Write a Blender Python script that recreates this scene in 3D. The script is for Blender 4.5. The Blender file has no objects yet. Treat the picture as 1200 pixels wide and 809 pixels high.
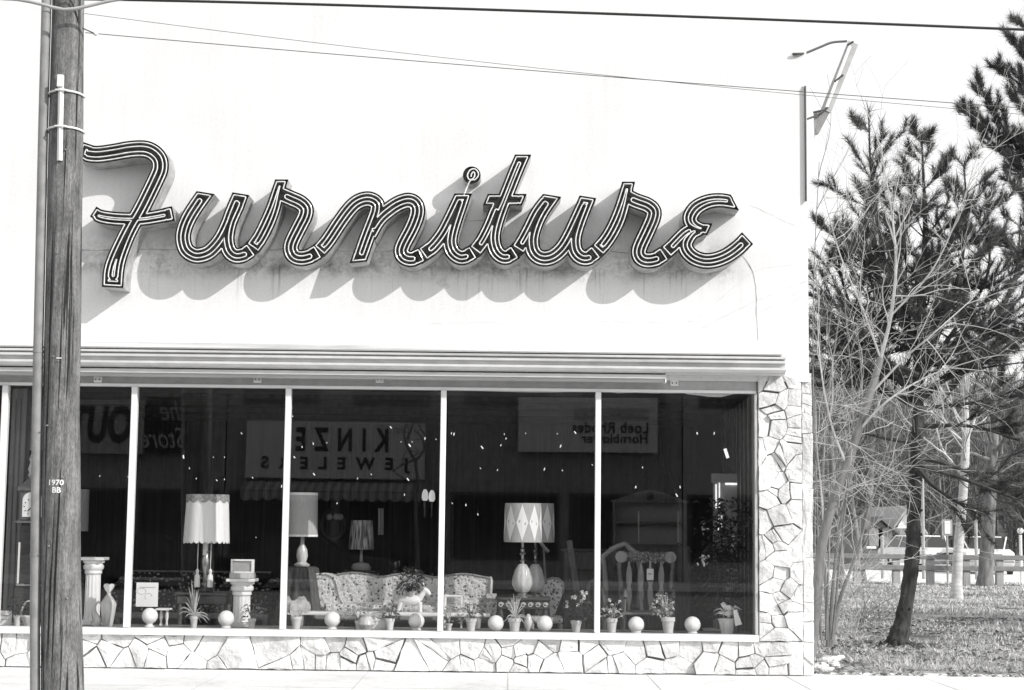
import bpy, bmesh, math, random
import numpy as np
from mathutils import Vector, Matrix, noise as mnoise
R = math.radians
rnd = random.Random(7)
scene = bpy.context.scene
col = scene.collection

# ------------------------------------------------------------------ camera
F = 1930.0; ROLL = 0.0115; PITCH = 0.1095; EYE = 1.6
CM = Matrix.Rotation(math.pi/2 + PITCH, 3, 'X') @ Matrix.Rotation(ROLL, 3, 'Z')
def ray(px, py):
    return CM @ Vector(((px-600)/F, (404.5-py)/F, -1.0))
_r = ray(600, 789); DIST = EYE * _r.y / -_r.z
CAM = Vector((0, -DIST, EYE))
def P(px, py, Y):                      # point on the plane y = Y seen at that photo pixel
    d = ray(px, py); t = (Y + DIST)/d.y
    return CAM + d*t
def G(px, py, z=0.0):                  # point on the plane z seen at that photo pixel
    d = ray(px, py); t = (z-EYE)/d.z
    return CAM + d*t
def S(Y): return F/(DIST+Y)            # about pixels per metre at that depth
cd = bpy.data.cameras.new('camera'); cam = bpy.data.objects.new('camera', cd); col.objects.link(cam)
cd.sensor_width = 36; cd.lens = F/1200*36; cd.clip_end = 2000; cd.clip_start = .1
cam.matrix_world = Matrix.Translation(CAM) @ CM.to_4x4()
scene.camera = cam

# ------------------------------------------------------------------ materials (black and white place: greys only)
def newmat(name):
    m = bpy.data.materials.new(name); m.use_nodes = True
    nt = m.node_tree; return m, nt, nt.nodes['Principled BSDF']
def ramp(nt, src, p0, c0, p1, c1):
    r = nt.nodes.new('ShaderNodeValToRGB'); e = r.color_ramp.elements
    e[0].position = p0; e[0].color = (c0,c0,c0,1); e[1].position = p1; e[1].color = (c1,c1,c1,1)
    nt.links.new(src, r.inputs[0]); return r.outputs[0]
def coords(nt, scale=(1,1,1), obj=True):
    tc = nt.nodes.new('ShaderNodeNewGeometry' if not obj else 'ShaderNodeTexCoord')
    mp = nt.nodes.new('ShaderNodeMapping'); mp.inputs['Scale'].default_value = scale
    nt.links.new(tc.outputs['Object' if obj else 'Position'], mp.inputs[0]); return mp.outputs[0]
def tnoise(nt, vec, scale, detail=6, rough=.6):
    n = nt.nodes.new('ShaderNodeTexNoise'); n.inputs['Scale'].default_value = scale
    n.inputs['Detail'].default_value = detail; n.inputs['Roughness'].default_value = rough
    nt.links.new(vec, n.inputs['Vector']); return n.outputs[0]
def mul(nt, a, b, op='MULTIPLY', fac=1.0):
    m = nt.nodes.new('ShaderNodeMix'); m.data_type = 'RGBA'; m.blend_type = op
    m.inputs[0].default_value = fac
    nt.links.new(a, m.inputs[6]); nt.links.new(b, m.inputs[7]); return m.outputs[2]
def math_(nt, op, a, b=None):
    m = nt.nodes.new('ShaderNodeMath'); m.operation = op
    for i, v in enumerate((a, b)):
        if v is None: continue
        if isinstance(v, (int, float)): m.inputs[i].default_value = v
        else: nt.links.new(v, m.inputs[i])
    return m.outputs[0]
def bump(nt, b, src, strength, dist=.01):
    n = nt.nodes.new('ShaderNodeBump'); n.inputs['Strength'].default_value = strength
    n.inputs['Distance'].default_value = dist
    nt.links.new(src, n.inputs['Height']); nt.links.new(n.outputs[0], b.inputs['Normal'])
def grey(name, v, rough=.6, var=.15, scale=6, stretch=(1,1,1), bmp=0, bscale=None, metal=0, bdist=.01):
    m, nt, b = newmat(name)
    b.inputs['Roughness'].default_value = rough; b.inputs['Metallic'].default_value = metal
    vec = coords(nt, stretch)
    n = tnoise(nt, vec, scale)
    c = ramp(nt, n, .3, max(0, v*(1-var)), .7, min(1, v*(1+var)))
    nt.links.new(c, b.inputs['Base Color'])
    if bmp: bump(nt, b, tnoise(nt, vec, bscale or scale*4), bmp, bdist)
    return m

M = {}
# white stucco with rain stains, soot and hairline dirt
def stucco():
    m, nt, b = newmat('white stucco'); b.inputs['Roughness'].default_value = .85
    w = coords(nt, (1,1,1))
    big0 = ramp(nt, tnoise(nt, w, .7, 8, .62), .32, .70, .66, .77)
    big1 = ramp(nt, tnoise(nt, coords(nt, (5,1,.22)), 1.5, 7, .7), .34, .95, .56, 1)
    grit = ramp(nt, tnoise(nt, w, 40, 3, .7), .35, .93, .55, 1)
    big = mul(nt, mul(nt, big0, big1), grit)
    st = coords(nt, (3.2, 1, .35))
    streak = ramp(nt, tnoise(nt, st, 2.2, 8, .7), .50, 1.0, .70, .24)
    spots = ramp(nt, tnoise(nt, w, 14, 6, .7), .54, 1.0, .74, .30)
    sep = nt.nodes.new('ShaderNodeSeparateXYZ'); tc = nt.nodes.new('ShaderNodeTexCoord')
    nt.links.new(tc.outputs['Object'], sep.inputs[0])
    # dirt gathers and runs just below the letters
    zc = P(500, 312, 0).z
    dz = math_(nt, 'SUBTRACT', zc, sep.outputs[2])                       # metres below the letters' feet
    below = mul(nt, ramp(nt, dz, -.0, 0, .03, 1), ramp(nt, dz, .02, 1, .42, 0))
    near = mul(nt, ramp(nt, math_(nt, 'ADD', dz, .5), .08, 0, .50, 1), ramp(nt, dz, .02, 1, .20, 0))
    xin = mul(nt, ramp(nt, math_(nt, 'ADD', math_(nt, 'MULTIPLY', sep.outputs[0], .1), .5), .5+.1*P(70,300,0).x, 0, .5+.1*P(110,300,0).x, 1), ramp(nt, math_(nt, 'ADD', math_(nt, 'MULTIPLY', sep.outputs[0], .1), .5), .5+.1*P(835,300,0).x, 1, .5+.1*P(880,300,0).x, 0))
    st2 = coords(nt, (7, 1, .30))
    drips = ramp(nt, tnoise(nt, st2, 2.0, 7, .65), .57, 1.0, .70, .22)
    blot = mul(nt, ramp(nt, tnoise(nt, w, 3.2, 8, .72), .45, 1.0, .66, .30), ramp(nt, tnoise(nt, w, 22, 4, .7), .52, 1.0, .70, .55))
    one = nt.nodes.new('ShaderNodeRGB'); one.outputs[0].default_value = (1,1,1,1)
    def masked(mask, c):
        mx = nt.nodes.new('ShaderNodeMix'); mx.data_type = 'RGBA'
        nt.links.new(mask, mx.inputs[0]); nt.links.new(one.outputs[0], mx.inputs[6]); nt.links.new(c, mx.inputs[7]); return mx.outputs[2]
    dirt = mul(nt, masked(mul(nt, below, xin), drips), masked(mul(nt, near, xin), blot))
    nt.links.new(mul(nt, big, dirt), b.inputs['Base Color'])
    bump(nt, b, tnoise(nt, w, 90), .12, .004)
    return m
M['stucco'] = stucco()
M['stone'] = grey('pale split stone', .68, .85, .34, 2.6, bmp=1.0, bscale=13, bdist=.035)
M['mortar'] = grey('white mortar', .62, .9, .15, 8, bmp=.4, bscale=60)
M['joint'] = grey('grey stone joint', .26, .95, .3, 8)
M['whitemetal'] = grey('white painted metal', .74, .45, .05, 3, (1,1,.3), bmp=.05)
M['fascia'] = grey('weathered white fascia metal', .58, .45, .12, 3, (1.5,1,6))
M['greymetal'] = grey('grey painted metal', .42, .5, .12, 9)
M['galv'] = grey('galvanised metal', .25, .6, .22, 12, (1,1,.6))
M['darkmetal'] = grey('dark metal', .06, .5, .2, 9)
M['lettermetal'] = grey('letter side metal', .36, .5, .45, 7, (1,1,1), bmp=.1)
M['letterface'] = grey('black letter face', .022, 1, .7, 9)
M['neon'] = grey('unlit white neon glass', .74, .15, .25, 18)
M['canvas'] = grey('rolled awning canvas', .42, .85, .14, 4, (.3,1,6))
def concrete():
    m, nt, b = newmat('pale stained concrete'); b.inputs['Roughness'].default_value = .9; w = coords(nt)
    c = mul(nt, mul(nt, ramp(nt, tnoise(nt, w, .8, 8, .65), .34, .60, .60, .80), ramp(nt, tnoise(nt, w, 9, 6, .7), .30, .72, .46, 1)), ramp(nt, tnoise(nt, w, 60, 3, .7), .32, .8, .5, 1))
    nt.links.new(c, b.inputs['Base Color']); bump(nt, b, tnoise(nt, w, 50), .3, .006); return m
M['concrete'] = concrete()
M['kerb'] = grey('kerb concrete', .52, .9, .1, 3, bmp=.2)
M['asphalt'] = grey('worn asphalt', .16, .9, .2, 2, bmp=.3, bscale=120)
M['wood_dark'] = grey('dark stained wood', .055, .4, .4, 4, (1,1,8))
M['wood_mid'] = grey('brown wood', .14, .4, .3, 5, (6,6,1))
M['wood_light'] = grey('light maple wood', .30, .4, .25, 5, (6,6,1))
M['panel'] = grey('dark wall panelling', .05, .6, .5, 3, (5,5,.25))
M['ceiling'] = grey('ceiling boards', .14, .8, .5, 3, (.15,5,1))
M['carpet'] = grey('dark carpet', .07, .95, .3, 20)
M['brass'] = grey('brass', .42, .25, .2, 20, metal=.9)
M['shade'] = grey('cream lamp shade', .80, .9, .05, 12, (4,4,.3))
M['shade_grey'] = grey('grey woven lamp shade', .42, .9, .12, 25, (4,4,.4), bmp=.2)
M['shade_trim'] = grey('shade trim', .30, .9, .5, 40)
M['ceramic'] = grey('white glazed ceramic', .80, .2, .06, 5)
M['ceramic_fl'] = grey('mottled glazed ceramic', .52, .2, .25, 9, (3,3,.5), bmp=.2, bscale=9)
M['globe'] = grey('opal glass globe', .86, .25, .02, 3)
M['paper'] = grey('white paper', .80, .9, .04, 5)
M['ink'] = grey('black ink', .03, .8, .2, 5)
M['lightink'] = grey('grey ink', .35, .8, .2, 5)
M['terracotta'] = grey('pale clay pot', .60, .8, .12, 12)
M['leaf'] = grey('house plant leaves', .16, .5, .5, 16)
M['leaf_pale'] = grey('pale variegated leaves', .42, .5, .4, 22)
M['leaf_dark'] = grey('dark rubber leaves', .045, .35, .5, 9)
M['petal'] = grey('white petals', .72, .7, .12, 12)
M['drape'] = grey('dark brocade drape', .07, .8, .5, 14, (4,4,.6))
M['curtain'] = grey('grey panelled post', .22, .6, .3, 3, (8,8,.3))
M['bark_pine'] = grey('dark pine bark', .040, .95, .7, 9, (1,1,.35), bmp=1, bscale=14, bdist=.03)
M['bark_pale'] = grey('pale grey bark', .17, .9, .45, 8, (1,1,.3), bmp=.6, bscale=20)
M['bark_mid'] = grey('grey brown bark', .17, .9, .5, 8, (1,1,.3), bmp=.6, bscale=20)
M['bark_birch'] = grey('white birch bark', .48, .85, .35, 5, (1,1,3), bmp=.3)
M['twig'] = grey('pale bare twigs', .42, .9, .2, 8)
M['needle'] = grey('pine needles', .085, .6, .8, 3)
M['sign_white'] = grey('off white sign panel', .55, .6, .05, 2)
M['brickdark'] = grey('dark brick', .25, .9, .3, 5, bmp=.3)
M['brickmid'] = grey('grey brick', .34, .9, .25, 5, bmp=.3)
M['carpaint_dark'] = grey('dark car paint', .05, .25, .1, 3)
M['carpaint_pale'] = grey('pale car paint', .75, .3, .04, 3)
M['chrome'] = grey('chrome', .75, .15, .05, 3, metal=1)
M['carglass'] = grey('dark car glass', .03, .08, .1, 3)
M['tyre'] = grey('tyre rubber', .03, .8, .2, 9)
M['roof'] = grey('dark roof felt', .12, .9, .3, 5)
M['rail'] = grey('weathered guard rail', .20, .6, .2, 5)
M['post_wood'] = grey('grey timber post', .34, .9, .25, 6, (4,4,.5))
M['hilltree'] = grey('winter woodland bark', .15, .95, .5, .35)
M['rubber'] = grey('black rubber cable', .02, .6, .2, 5)
M['wire'] = grey('aluminium wire', .10, .5, .1, 5)

def stripes_mat(name, a, b_, scale, axis='X', rough=.8):
    m, nt, b = newmat(name); b.inputs['Roughness'].default_value = rough
    w = nt.nodes.new('ShaderNodeTexWave'); w.bands_direction = axis; w.inputs['Scale'].default_value = scale
    w.inputs['Distortion'].default_value = .3
    nt.links.new(coords(nt), w.inputs['Vector'])
    nt.links.new(ramp(nt, w.outputs[1], .45, a, .55, b_), b.inputs['Base Color']); return m
M['awnstripe'] = stripes_mat('striped awning cloth', .20, .36, 1.2)
def floral(name, base, fig, scale, thr=.32):
    m, nt, b = newmat(name); b.inputs['Roughness'].default_value = .9
    w = coords(nt)
    v = nt.nodes.new('ShaderNodeTexVoronoi'); v.inputs['Scale'].default_value = scale
    v.inputs['Randomness'].default_value = .75
    wn = nt.nodes.new('ShaderNodeVectorMath'); wn.operation = 'ADD'
    n = nt.nodes.new('ShaderNodeTexNoise'); n.inputs['Scale'].default_value = scale*1.6; nt.links.new(w, n.inputs['Vector'])
    sc = nt.nodes.new('ShaderNodeVectorMath'); sc.operation = 'SCALE'; sc.inputs['Scale'].default_value = .9/scale
    nt.links.new(n.outputs[1], sc.inputs[0]); nt.links.new(w, wn.inputs[0]); nt.links.new(sc.outputs[0], wn.inputs[1])
    nt.links.new(wn.outputs[0], v.inputs['Vector'])
    f = ramp(nt, v.outputs['Distance'], thr-.08, fig, thr+.04, base)
    fine = ramp(nt, tnoise(nt, w, scale*3.3), .35, .6, .6, 1)
    nt.links.new(mul(nt, f, fine), b.inputs['Base Color'])
    bump(nt, b, v.outputs['Distance'], .6, .03); return m
M['floral'] = floral('pale floral tapestry', .72, .08, 20, .31)
M['floral_dark'] = floral('dark floral tapestry', .03, .62, 17, .30)
def shrink():
    m, nt, b = newmat('crinkled plastic wrapped shade'); b.inputs['Roughness'].default_value = .22
    n = tnoise(nt, coords(nt, (9,9,.7)), 5, 4, .6)
    nt.links.new(ramp(nt, n, .42, .10, .62, .62), b.inputs['Base Color']); bump(nt, b, n, .8, .03); return m
M['wrapped'] = shrink()
def polewood():
    m, nt, b = newmat('weathered pole timber'); b.inputs['Roughness'].default_value = .9
    v = coords(nt, (9,9,.35)); n = tnoise(nt, v, 2.6, 9, .68)
    c1 = ramp(nt, n, .30, .12, .72, .28)
    kn = ramp(nt, tnoise(nt, coords(nt,(3,3,1.2)), 2.4, 7, .68), .34, .50, .62, 1.15)
    cr = ramp(nt, tnoise(nt, coords(nt,(16,16,.22)), 1.7, 3, .5), .36, .08, .42, 1)
    gr = ramp(nt, tnoise(nt, coords(nt,(30,30,9)), 3, 7, .75), .36, .5, .62, 1.25)
    nt.links.new(mul(nt, mul(nt, mul(nt, c1, kn), cr), gr), b.inputs['Base Color'])
    bump(nt, b, mul(nt, n, cr), .9, .03); return m
M['pole'] = polewood()
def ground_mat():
    m, nt, b = newmat('winter grass and dirt with painted shade'); b.inputs['Roughness'].default_value = .95
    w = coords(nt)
    a = ramp(nt, tnoise(nt, w, .35, 6, .65), .42, .15, .58, .54)  # broad dark patches stand in for shade lying on the lawn
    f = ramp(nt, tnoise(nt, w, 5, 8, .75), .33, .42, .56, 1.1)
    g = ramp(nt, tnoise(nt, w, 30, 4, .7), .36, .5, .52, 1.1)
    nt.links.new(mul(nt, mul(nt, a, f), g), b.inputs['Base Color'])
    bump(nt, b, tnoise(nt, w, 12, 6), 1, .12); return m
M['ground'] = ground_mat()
M['hillfloor'] = grey('leaf covered hillside', .13, .95, .5, .5)
M['grassblade'] = grey('dry grass blades', .48, .9, .5, 3)
M['litter'] = grey('dead brown leaves', .22, .9, .8, 8)
def glassmat():
    m = bpy.data.materials.new('shop window glass'); m.use_nodes = True; nt = m.node_tree
    nt.nodes.clear(); out = nt.nodes.new('ShaderNodeOutputMaterial')
    g = nt.nodes.new('ShaderNodeNewGeometry')
    dt = nt.nodes.new('ShaderNodeVectorMath'); dt.operation = 'DOT_PRODUCT'
    nt.links.new(g.outputs['Incoming'], dt.inputs[0]); nt.links.new(g.outputs['Normal'], dt.inputs[1])
    c = math_(nt, 'ABSOLUTE', dt.outputs['Value'])
    p = math_(nt, 'POWER', math_(nt, 'SUBTRACT', 1.0, c), 5.0)
    f = math_(nt, 'ADD', math_(nt, 'MULTIPLY', p, .92), .066)
    tr = nt.nodes.new('ShaderNodeBsdfTransparent'); tr.inputs[0].default_value = (.98,.98,.98,1)
    gl = nt.nodes.new('ShaderNodeBsdfGlossy'); gl.inputs['Roughness'].default_value = 0
    bm_ = nt.nodes.new('ShaderNodeBump'); bm_.inputs['Strength'].default_value = .02; bm_.inputs['Distance'].default_value = .02
    nt.links.new(tnoise(nt, coords(nt), .8, 1, .3), bm_.inputs['Height']); nt.links.new(bm_.outputs[0], gl.inputs['Normal'])
    mx = nt.nodes.new('ShaderNodeMixShader')
    nt.links.new(f, mx.inputs[0]); nt.links.new(tr.outputs[0], mx.inputs[1]); nt.links.new(gl.outputs[0], mx.inputs[2])
    nt.links.new(mx.outputs[0], out.inputs[0]); return m
M['glass'] = glassmat()
def emis(name, s):
    m, nt, b = newmat(name); b.inputs['Base Color'].default_value = (.8,.8,.8,1)
    b.inputs['Emission Color'].default_value = (1,1,1,1); b.inputs['Emission Strength'].default_value = s
    # slight unevenness of the glass
    nt.links.new(ramp(nt, tnoise(nt, coords(nt), 40), .3, .7, .7, 1), b.inputs['Emission Color']); return m
M['bulb'] = emis('lit lamp lens', 1.1)
M['skylit'] = emis('lit shop lamp', .5)

# ------------------------------------------------------------------ object helpers
def tag(o, label=None, cat=None, group=None, kind=None):
    if label: o['label'] = label
    if cat: o['category'] = cat
    if group: o['group'] = group
    if kind: o['kind'] = kind
    return o
def thing(name, label, cat, loc=(0,0,0), group=None):
    o = bpy.data.objects.new(name, None); col.objects.link(o); o.location = Vector(loc); o.empty_display_size = .1
    return tag(o, label, cat, group)
def root_loc(p):
    v = Vector((0,0,0))
    while p is not None: v = v + Vector(p.location); p = p.parent
    return v
class MB:
    """collects shapes in world coordinates and links them as one mesh object"""
    def __init__(s): s.v = []; s.f = []
    def raw(s, vs, fs):
        o = len(s.v); s.v += [tuple(v) for v in vs]; s.f += [tuple(i+o for i in f) for f in fs]; return s
    def box(s, x0, x1, y0, y1, z0, z1):
        return s.raw([(x0,y0,z0),(x1,y0,z0),(x1,y1,z0),(x0,y1,z0),(x0,y0,z1),(x1,y0,z1),(x1,y1,z1),(x0,y1,z1)],
                     [(0,3,2,1),(4,5,6,7),(0,1,5,4),(1,2,6,5),(2,3,7,6),(3,0,4,7)])
    def rbox(s, x0, x1, y0, y1, z0, z1, r=.02, seg=2, rot=None, piv=None):
        bm = bmesh.new(); bmesh.ops.create_cube(bm, size=1)
        for v in bm.verts:
            v.co = Vector(((x0+x1)/2+v.co.x*(x1-x0), (y0+y1)/2+v.co.y*(y1-y0), (z0+z1)/2+v.co.z*(z1-z0)))
        r = min(r, .49*min(x1-x0, y1-y0, z1-z0))
        bmesh.ops.bevel(bm, geom=bm.edges[:], offset=r, segments=seg, affect='EDGES', profile=.5)
        vs = [v.co.copy() for v in bm.verts]
        if rot is not None: vs = [rot @ (v-piv) + piv for v in vs]
        bm.verts.index_update()
        s.raw(vs, [[v.index for v in f.verts] for f in bm.faces]); bm.free(); return s
    def tube(s, pts, rad, n=8, cap=True):
        pts = [Vector(p) for p in pts]; m = len(pts)
        rads = list(rad) if hasattr(rad, '__len__') else [rad]*m
        t0 = (pts[1]-pts[0]).normalized(); up = Vector((0,0,1)) if abs(t0.z) < .9 else Vector((0,1,0))
        nn = t0.cross(up).normalized(); vs = []; fs = []
        for i, p in enumerate(pts):
            t = (pts[min(i+1,m-1)] - pts[max(i-1,0)])
            t = t.normalized() if t.length > 1e-9 else t0
            nn = (nn - t*nn.dot(t)); nn = nn.normalized() if nn.length > 1e-6 else t.orthogonal().normalized()
            b = t.cross(nn)
            for k in range(n):
                a = 2*math.pi*k/n; vs.append(p + (nn*math.cos(a)+b*math.sin(a))*rads[i])
        for i in range(m-1):
            for k in range(n):
                fs.append((i*n+k, i*n+(k+1)%n, (i+1)*n+(k+1)%n, (i+1)*n+k))
        if cap: fs += [tuple(range(n))[::-1], tuple(range((m-1)*n, m*n))]
        return s.raw(vs, fs)
    def loop(s, pts, rad, n=6):
        pts = [Vector(p) for p in pts]; m = len(pts); vs = []; fs = []
        yv = Vector((0,1,0))
        for i, p in enumerate(pts):
            t = (pts[(i+1)%m]-pts[i-1]); t = t.normalized() if t.length > 1e-9 else Vector((1,0,0))
            b = t.cross(yv).normalized()
            for k in range(n):
                a = 2*math.pi*k/n; vs.append(p + (yv*math.cos(a)+b*math.sin(a))*rad)
        for i in range(m):
            j = (i+1)%m
            for k in range(n): fs.append((i*n+k, i*n+(k+1)%n, j*n+(k+1)%n, j*n+k))
        return s.raw(vs, fs)
    def lathe(s, prof, c, n=20, flute=0, nf=0):            # prof = [(r,z)...]
        c = Vector(c); vs = []; fs = []; m = len(prof)
        for r_, z in prof:
            for k in range(n):
                a = 2*math.pi*k/n; rr = r_*(1+flute*math.cos(nf*a)) if flute else r_
                vs.append((c.x+rr*math.cos(a), c.y+rr*math.sin(a), c.z+z))
        for i in range(m-1):
            for k in range(n): fs.append((i*n+k, i*n+(k+1)%n, (i+1)*n+(k+1)%n, (i+1)*n+k))
        fs += [tuple(range(n))[::-1], tuple(range((m-1)*n, m*n))]
        return s.raw(vs, fs)
    def prism(s, poly, y0, y1):                             # poly of (x,z) extruded along y
        n = len(poly)
        vs = [(x,y0,z) for x, z in poly] + [(x,y1,z) for x, z in poly]
        fs = [tuple(range(n)), tuple(range(n, 2*n))[::-1]] + [(i, i+n, (i+1)%n+n, (i+1)%n) for i in range(n)]
        return s.raw(vs, fs)
    def prismx(s, poly, x0, x1):                            # poly of (y,z) extruded along x
        n = len(poly)
        vs = [(x0,y,z) for y, z in poly] + [(x1,y,z) for y, z in poly]
        fs = [tuple(range(n))[::-1], tuple(range(n, 2*n))] + [(i, (i+1)%n, (i+1)%n+n, i+n) for i in range(n)]
        return s.raw(vs, fs)
    def leaf(s, p, d, L, W, bend=.3):
        d = d.normalized(); side = d.cross(Vector((0,0,1)))
        side = side.normalized() if side.length > 1e-3 else Vector((1,0,0))
        a = rnd.uniform(-.8,.8); nrm = side.cross(d); side = side*math.cos(a)+nrm*math.sin(a)
        m_ = p + d*L*.5; e = p + d*L + Vector((0,0,-bend*L)); nz = side.cross(d)*W*.18
        return s.raw([p, m_-side*W/2+nz, e, m_+side*W/2+nz, m_], [(0,1,4),(1,2,4),(2,3,4),(3,0,4)])
    def ball(s, c, r, n=16, sz=1.0):
        return s.lathe([(max(1e-4, r*math.sin(math.pi*i/n)), -r*sz*math.cos(math.pi*i/n)) for i in range(n+1)], c, n*2)
    def build(s, name, mat, parent=None, smooth=False, fix=True):
        off = root_loc(parent)
        me = bpy.data.meshes.new(name)
        me.from_pydata([(v[0]-off.x, v[1]-off.y, v[2]-off.z) for v in s.v], [], s.f)
        if fix:
            bm = bmesh.new(); bm.from_mesh(me); bmesh.ops.recalc_face_normals(bm, faces=bm.faces[:]); bm.to_mesh(me); bm.free()
        me.materials.append(M[mat] if isinstance(mat, str) else mat)
        if smooth:
            me.polygons.foreach_set('use_smooth', [True]*len(me.polygons))
            if hasattr(me, 'set_sharp_from_angle'): me.set_sharp_from_angle(angle=R(40))
        o = bpy.data.objects.new(name, me); col.objects.link(o)
        if parent is not None: o.parent = parent
        return o
def struct(name, mb, mat, smooth=False): return tag(mb.build(name, mat, None, smooth), kind='structure')
def catmull(pts, step):
    pts = [Vector(p) for p in pts]; ext = [pts[0]*2-pts[1]] + pts + [pts[-1]*2-pts[-2]]; out = []
    for i in range(1, len(ext)-2):
        p0,p1,p2,p3 = ext[i-1:i+3]; n = max(1, int((p2-p1).length/step))
        for k in range(n):
            t = k/n
            out.append(.5*((2*p1)+(p2-p0)*t+(2*p0-5*p1+4*p2-p3)*t*t+(3*p1-p0-3*p2+p3)*t**3))
    out.append(pts[-1]); return out
def text_mb(body, size, width_to=None, height_to=None, bold=0.0, shear=0.0, outline=False, depth=.01, space=1.0):
    cu = bpy.data.curves.new('lettering', 'FONT'); cu.body = body; cu.size = size; cu.offset = bold; cu.shear = shear
    cu.extrude = depth/2; cu.space_character = space; cu.resolution_u = 3
    ob = bpy.data.objects.new('lettering', cu); col.objects.link(ob)
    dg = bpy.context.evaluated_depsgraph_get(); me = bpy.data.meshes.new_from_object(ob.evaluated_get(dg))
    vs = [v.co.copy() for v in me.vertices]; fs = [tuple(p.vertices) for p in me.polygons]
    bpy.data.objects.remove(ob); bpy.data.meshes.remove(me)
    x0 = min(v.x for v in vs); x1 = max(v.x for v in vs); y0 = min(v.y for v in vs); y1 = max(v.y for v in vs)
    sx = width_to/(x1-x0) if width_to else 1; sy = height_to/(y1-y0) if height_to else 1
    return [Vector(((v.x-(x0+x1)/2)*sx, (v.y-(y0+y1)/2)*sy, v.z)) for v in vs], fs

# ------------------------------------------------------------------ light
sunv = (P(708,355,0) - P(761,313,-.34)).normalized()
sd = bpy.data.lights.new('sun', 'SUN'); sd.energy = 3.35; sd.angle = R(.5); sd.color = (1,.985,.96)
sun = bpy.data.objects.new('sun', sd); col.objects.link(sun)
sun.rotation_euler = sunv.to_track_quat('-Z', 'Y').to_euler()
tosun = -sunv
SKY_POW, SKY_K = .3, 4.6
wd = bpy.data.worlds.new('World'); scene.world = wd; wd.use_nodes = True; nt = wd.node_tree
bg = nt.nodes['Background']; sky = nt.nodes.new('ShaderNodeTexSky'); sky.sky_type = 'NISHITA'; sky.sun_disc = False
sky.sun_elevation = math.asin(tosun.z); sky.sun_rotation = math.atan2(tosun.x, tosun.y)
sky.air_density = 1.0; sky.dust_density = 3.0
bw = nt.nodes.new('ShaderNodeRGBToBW'); nt.links.new(sky.outputs[0], bw.inputs[0]); 
flat = math_(nt, 'MULTIPLY', math_(nt, 'POWER', bw.outputs[0], SKY_POW), SKY_K)   # thin bright haze evens the sky out
nt.links.new(flat, bg.inputs[0])
bg.inputs[1].default_value = .15
scene.view_settings.view_transform = 'Standard'; scene.view_settings.look = 'None'
scene.view_settings.exposure = 0.22; scene.view_settings.gamma = 1

# ------------------------------------------------------------------ ground, road, pavements
XR = P(953, 600, 0).x                              # right end of the shop front
g = MB(); nx, ny = 60, 60
def gz(x, y):
    if y < 60: return 0
    return 0
gx0, gx1, gy0, gy1 = -300, 300, -3.9, 420
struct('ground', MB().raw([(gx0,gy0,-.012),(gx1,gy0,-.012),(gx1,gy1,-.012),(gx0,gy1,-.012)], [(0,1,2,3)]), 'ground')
sw = MB(); sw.box(-60, 60, -3.6, .55, -.16, 0.0)
struct('pavement', sw, 'concrete')
struct('kerb', MB().box(-60, 60, -3.78, -3.603, -.2, .0), 'kerb')
struct('road', MB().raw([(-300,-260,-.15),(300,-260,-.15),(300,-3.78,-.15),(-300,-3.78,-.15)], [(0,1,2,3)]), 'asphalt')
OPY = -DIST-13.0                                   # opposite shop fronts
struct('far_pavement', MB().box(-60, 60, OPY, OPY+3.4, -.16, -.01), 'concrete')
jm = MB()
for k in range(-9, 12):
    jm.box(k*1.52-.006, k*1.52+.006, -3.6, .0, -.004, .0035)
jm.box(-60, 60, -1.86, -1.848, -.004, .0035)
struct('pavement_joints', jm, 'kerb')

# ------------------------------------------------------------------ the shop building
XL = P(-330, 600, 0).x
pier0 = P(888, 600, 0).x; pier1 = P(940, 600, 0).x; wallR = P(946.5, 250, 0).x
zsill = P(400, 745, 0).z; zglass0 = P(400, 738.5, 0).z; zhead = P(400, 454.5, 0).z
zcor0 = P(460, 433, -.3).z; zcor1 = P(460, 404.5, -.3).z; zpier = P(915, 437, 0).z
ZTOP = P(600, -60, 0).z + .6
shop = thing('furniture_store', 'white stucco furniture shop with stone trimmed glass front', 'shop', (0, 0, 0))
w = MB(); w.box(XL, wallR, .0, .28, zcor0-.06, ZTOP)
w.build('front_wall', 'stucco', shop)
w = MB(); w.box(pier1+.004, XR, .05, .28, 0, zpier); w.box(wallR+.002, XR-.03, .06, .2, zpier+.003, zpier+.5)
w.build('corner_return', 'mortar', shop)
# cracks and thin lines on the stucco
def wall_line(pts, wd_):
    cm = MB()
    pp = [P(x, y, -.002) for x, y in pts]; pp = catmull(pp, .05); vs = []; fs = []
    for i, p in enumerate(pp):
        t = pp[min(i+1,len(pp)-1)]-pp[max(0,i-1)]; n_ = Vector((-t.z,0,t.x)).normalized()
        j = Vector((rnd.uniform(-.006,.006),0,rnd.uniform(-.006,.006))); h = wd_*rnd.uniform(.3,1)
        vs += [p+j+n_*h, p+j-n_*h]
        if i: fs.append((2*i-2, 2*i-1, 2*i+1, 2*i))
    cm.raw(vs, fs).build('wall_line', 'lettermetal', shop)
wall_line([(96,293),(120,293.5),(150,292),(200,293),(235,292)], .008)
wall_line([(300,294),(340,292),(380,293),(430,295),(470,294)], .008)
wall_line([(530,258),(560,259),(590,257)], .005)
wall_line([(715,295),(740,297),(760,297)], .008)
wall_line([(870,300),(878,312),(884,325),(886,350),(887,375),(888,400)], .008)
wall_line([(700,377),(760,378),(830,377)], .0012); wall_line([(500,380),(560,378),(600,379)], .0012)
wall_line([(878,240),(900,250),(932,265)], .002)
wall_line([(800,398),(860,365),(910,343),(945,330)], .002)  # thin diagonal lines near the wall's right edge
wall_line([(830,398),(880,372),(925,348),(945,338)], .0016); wall_line([(895,390),(915,365),(942,345)], .0012)
wall_line([(820,372),(850,345),(885,318),(930,310)], .0012)

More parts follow.
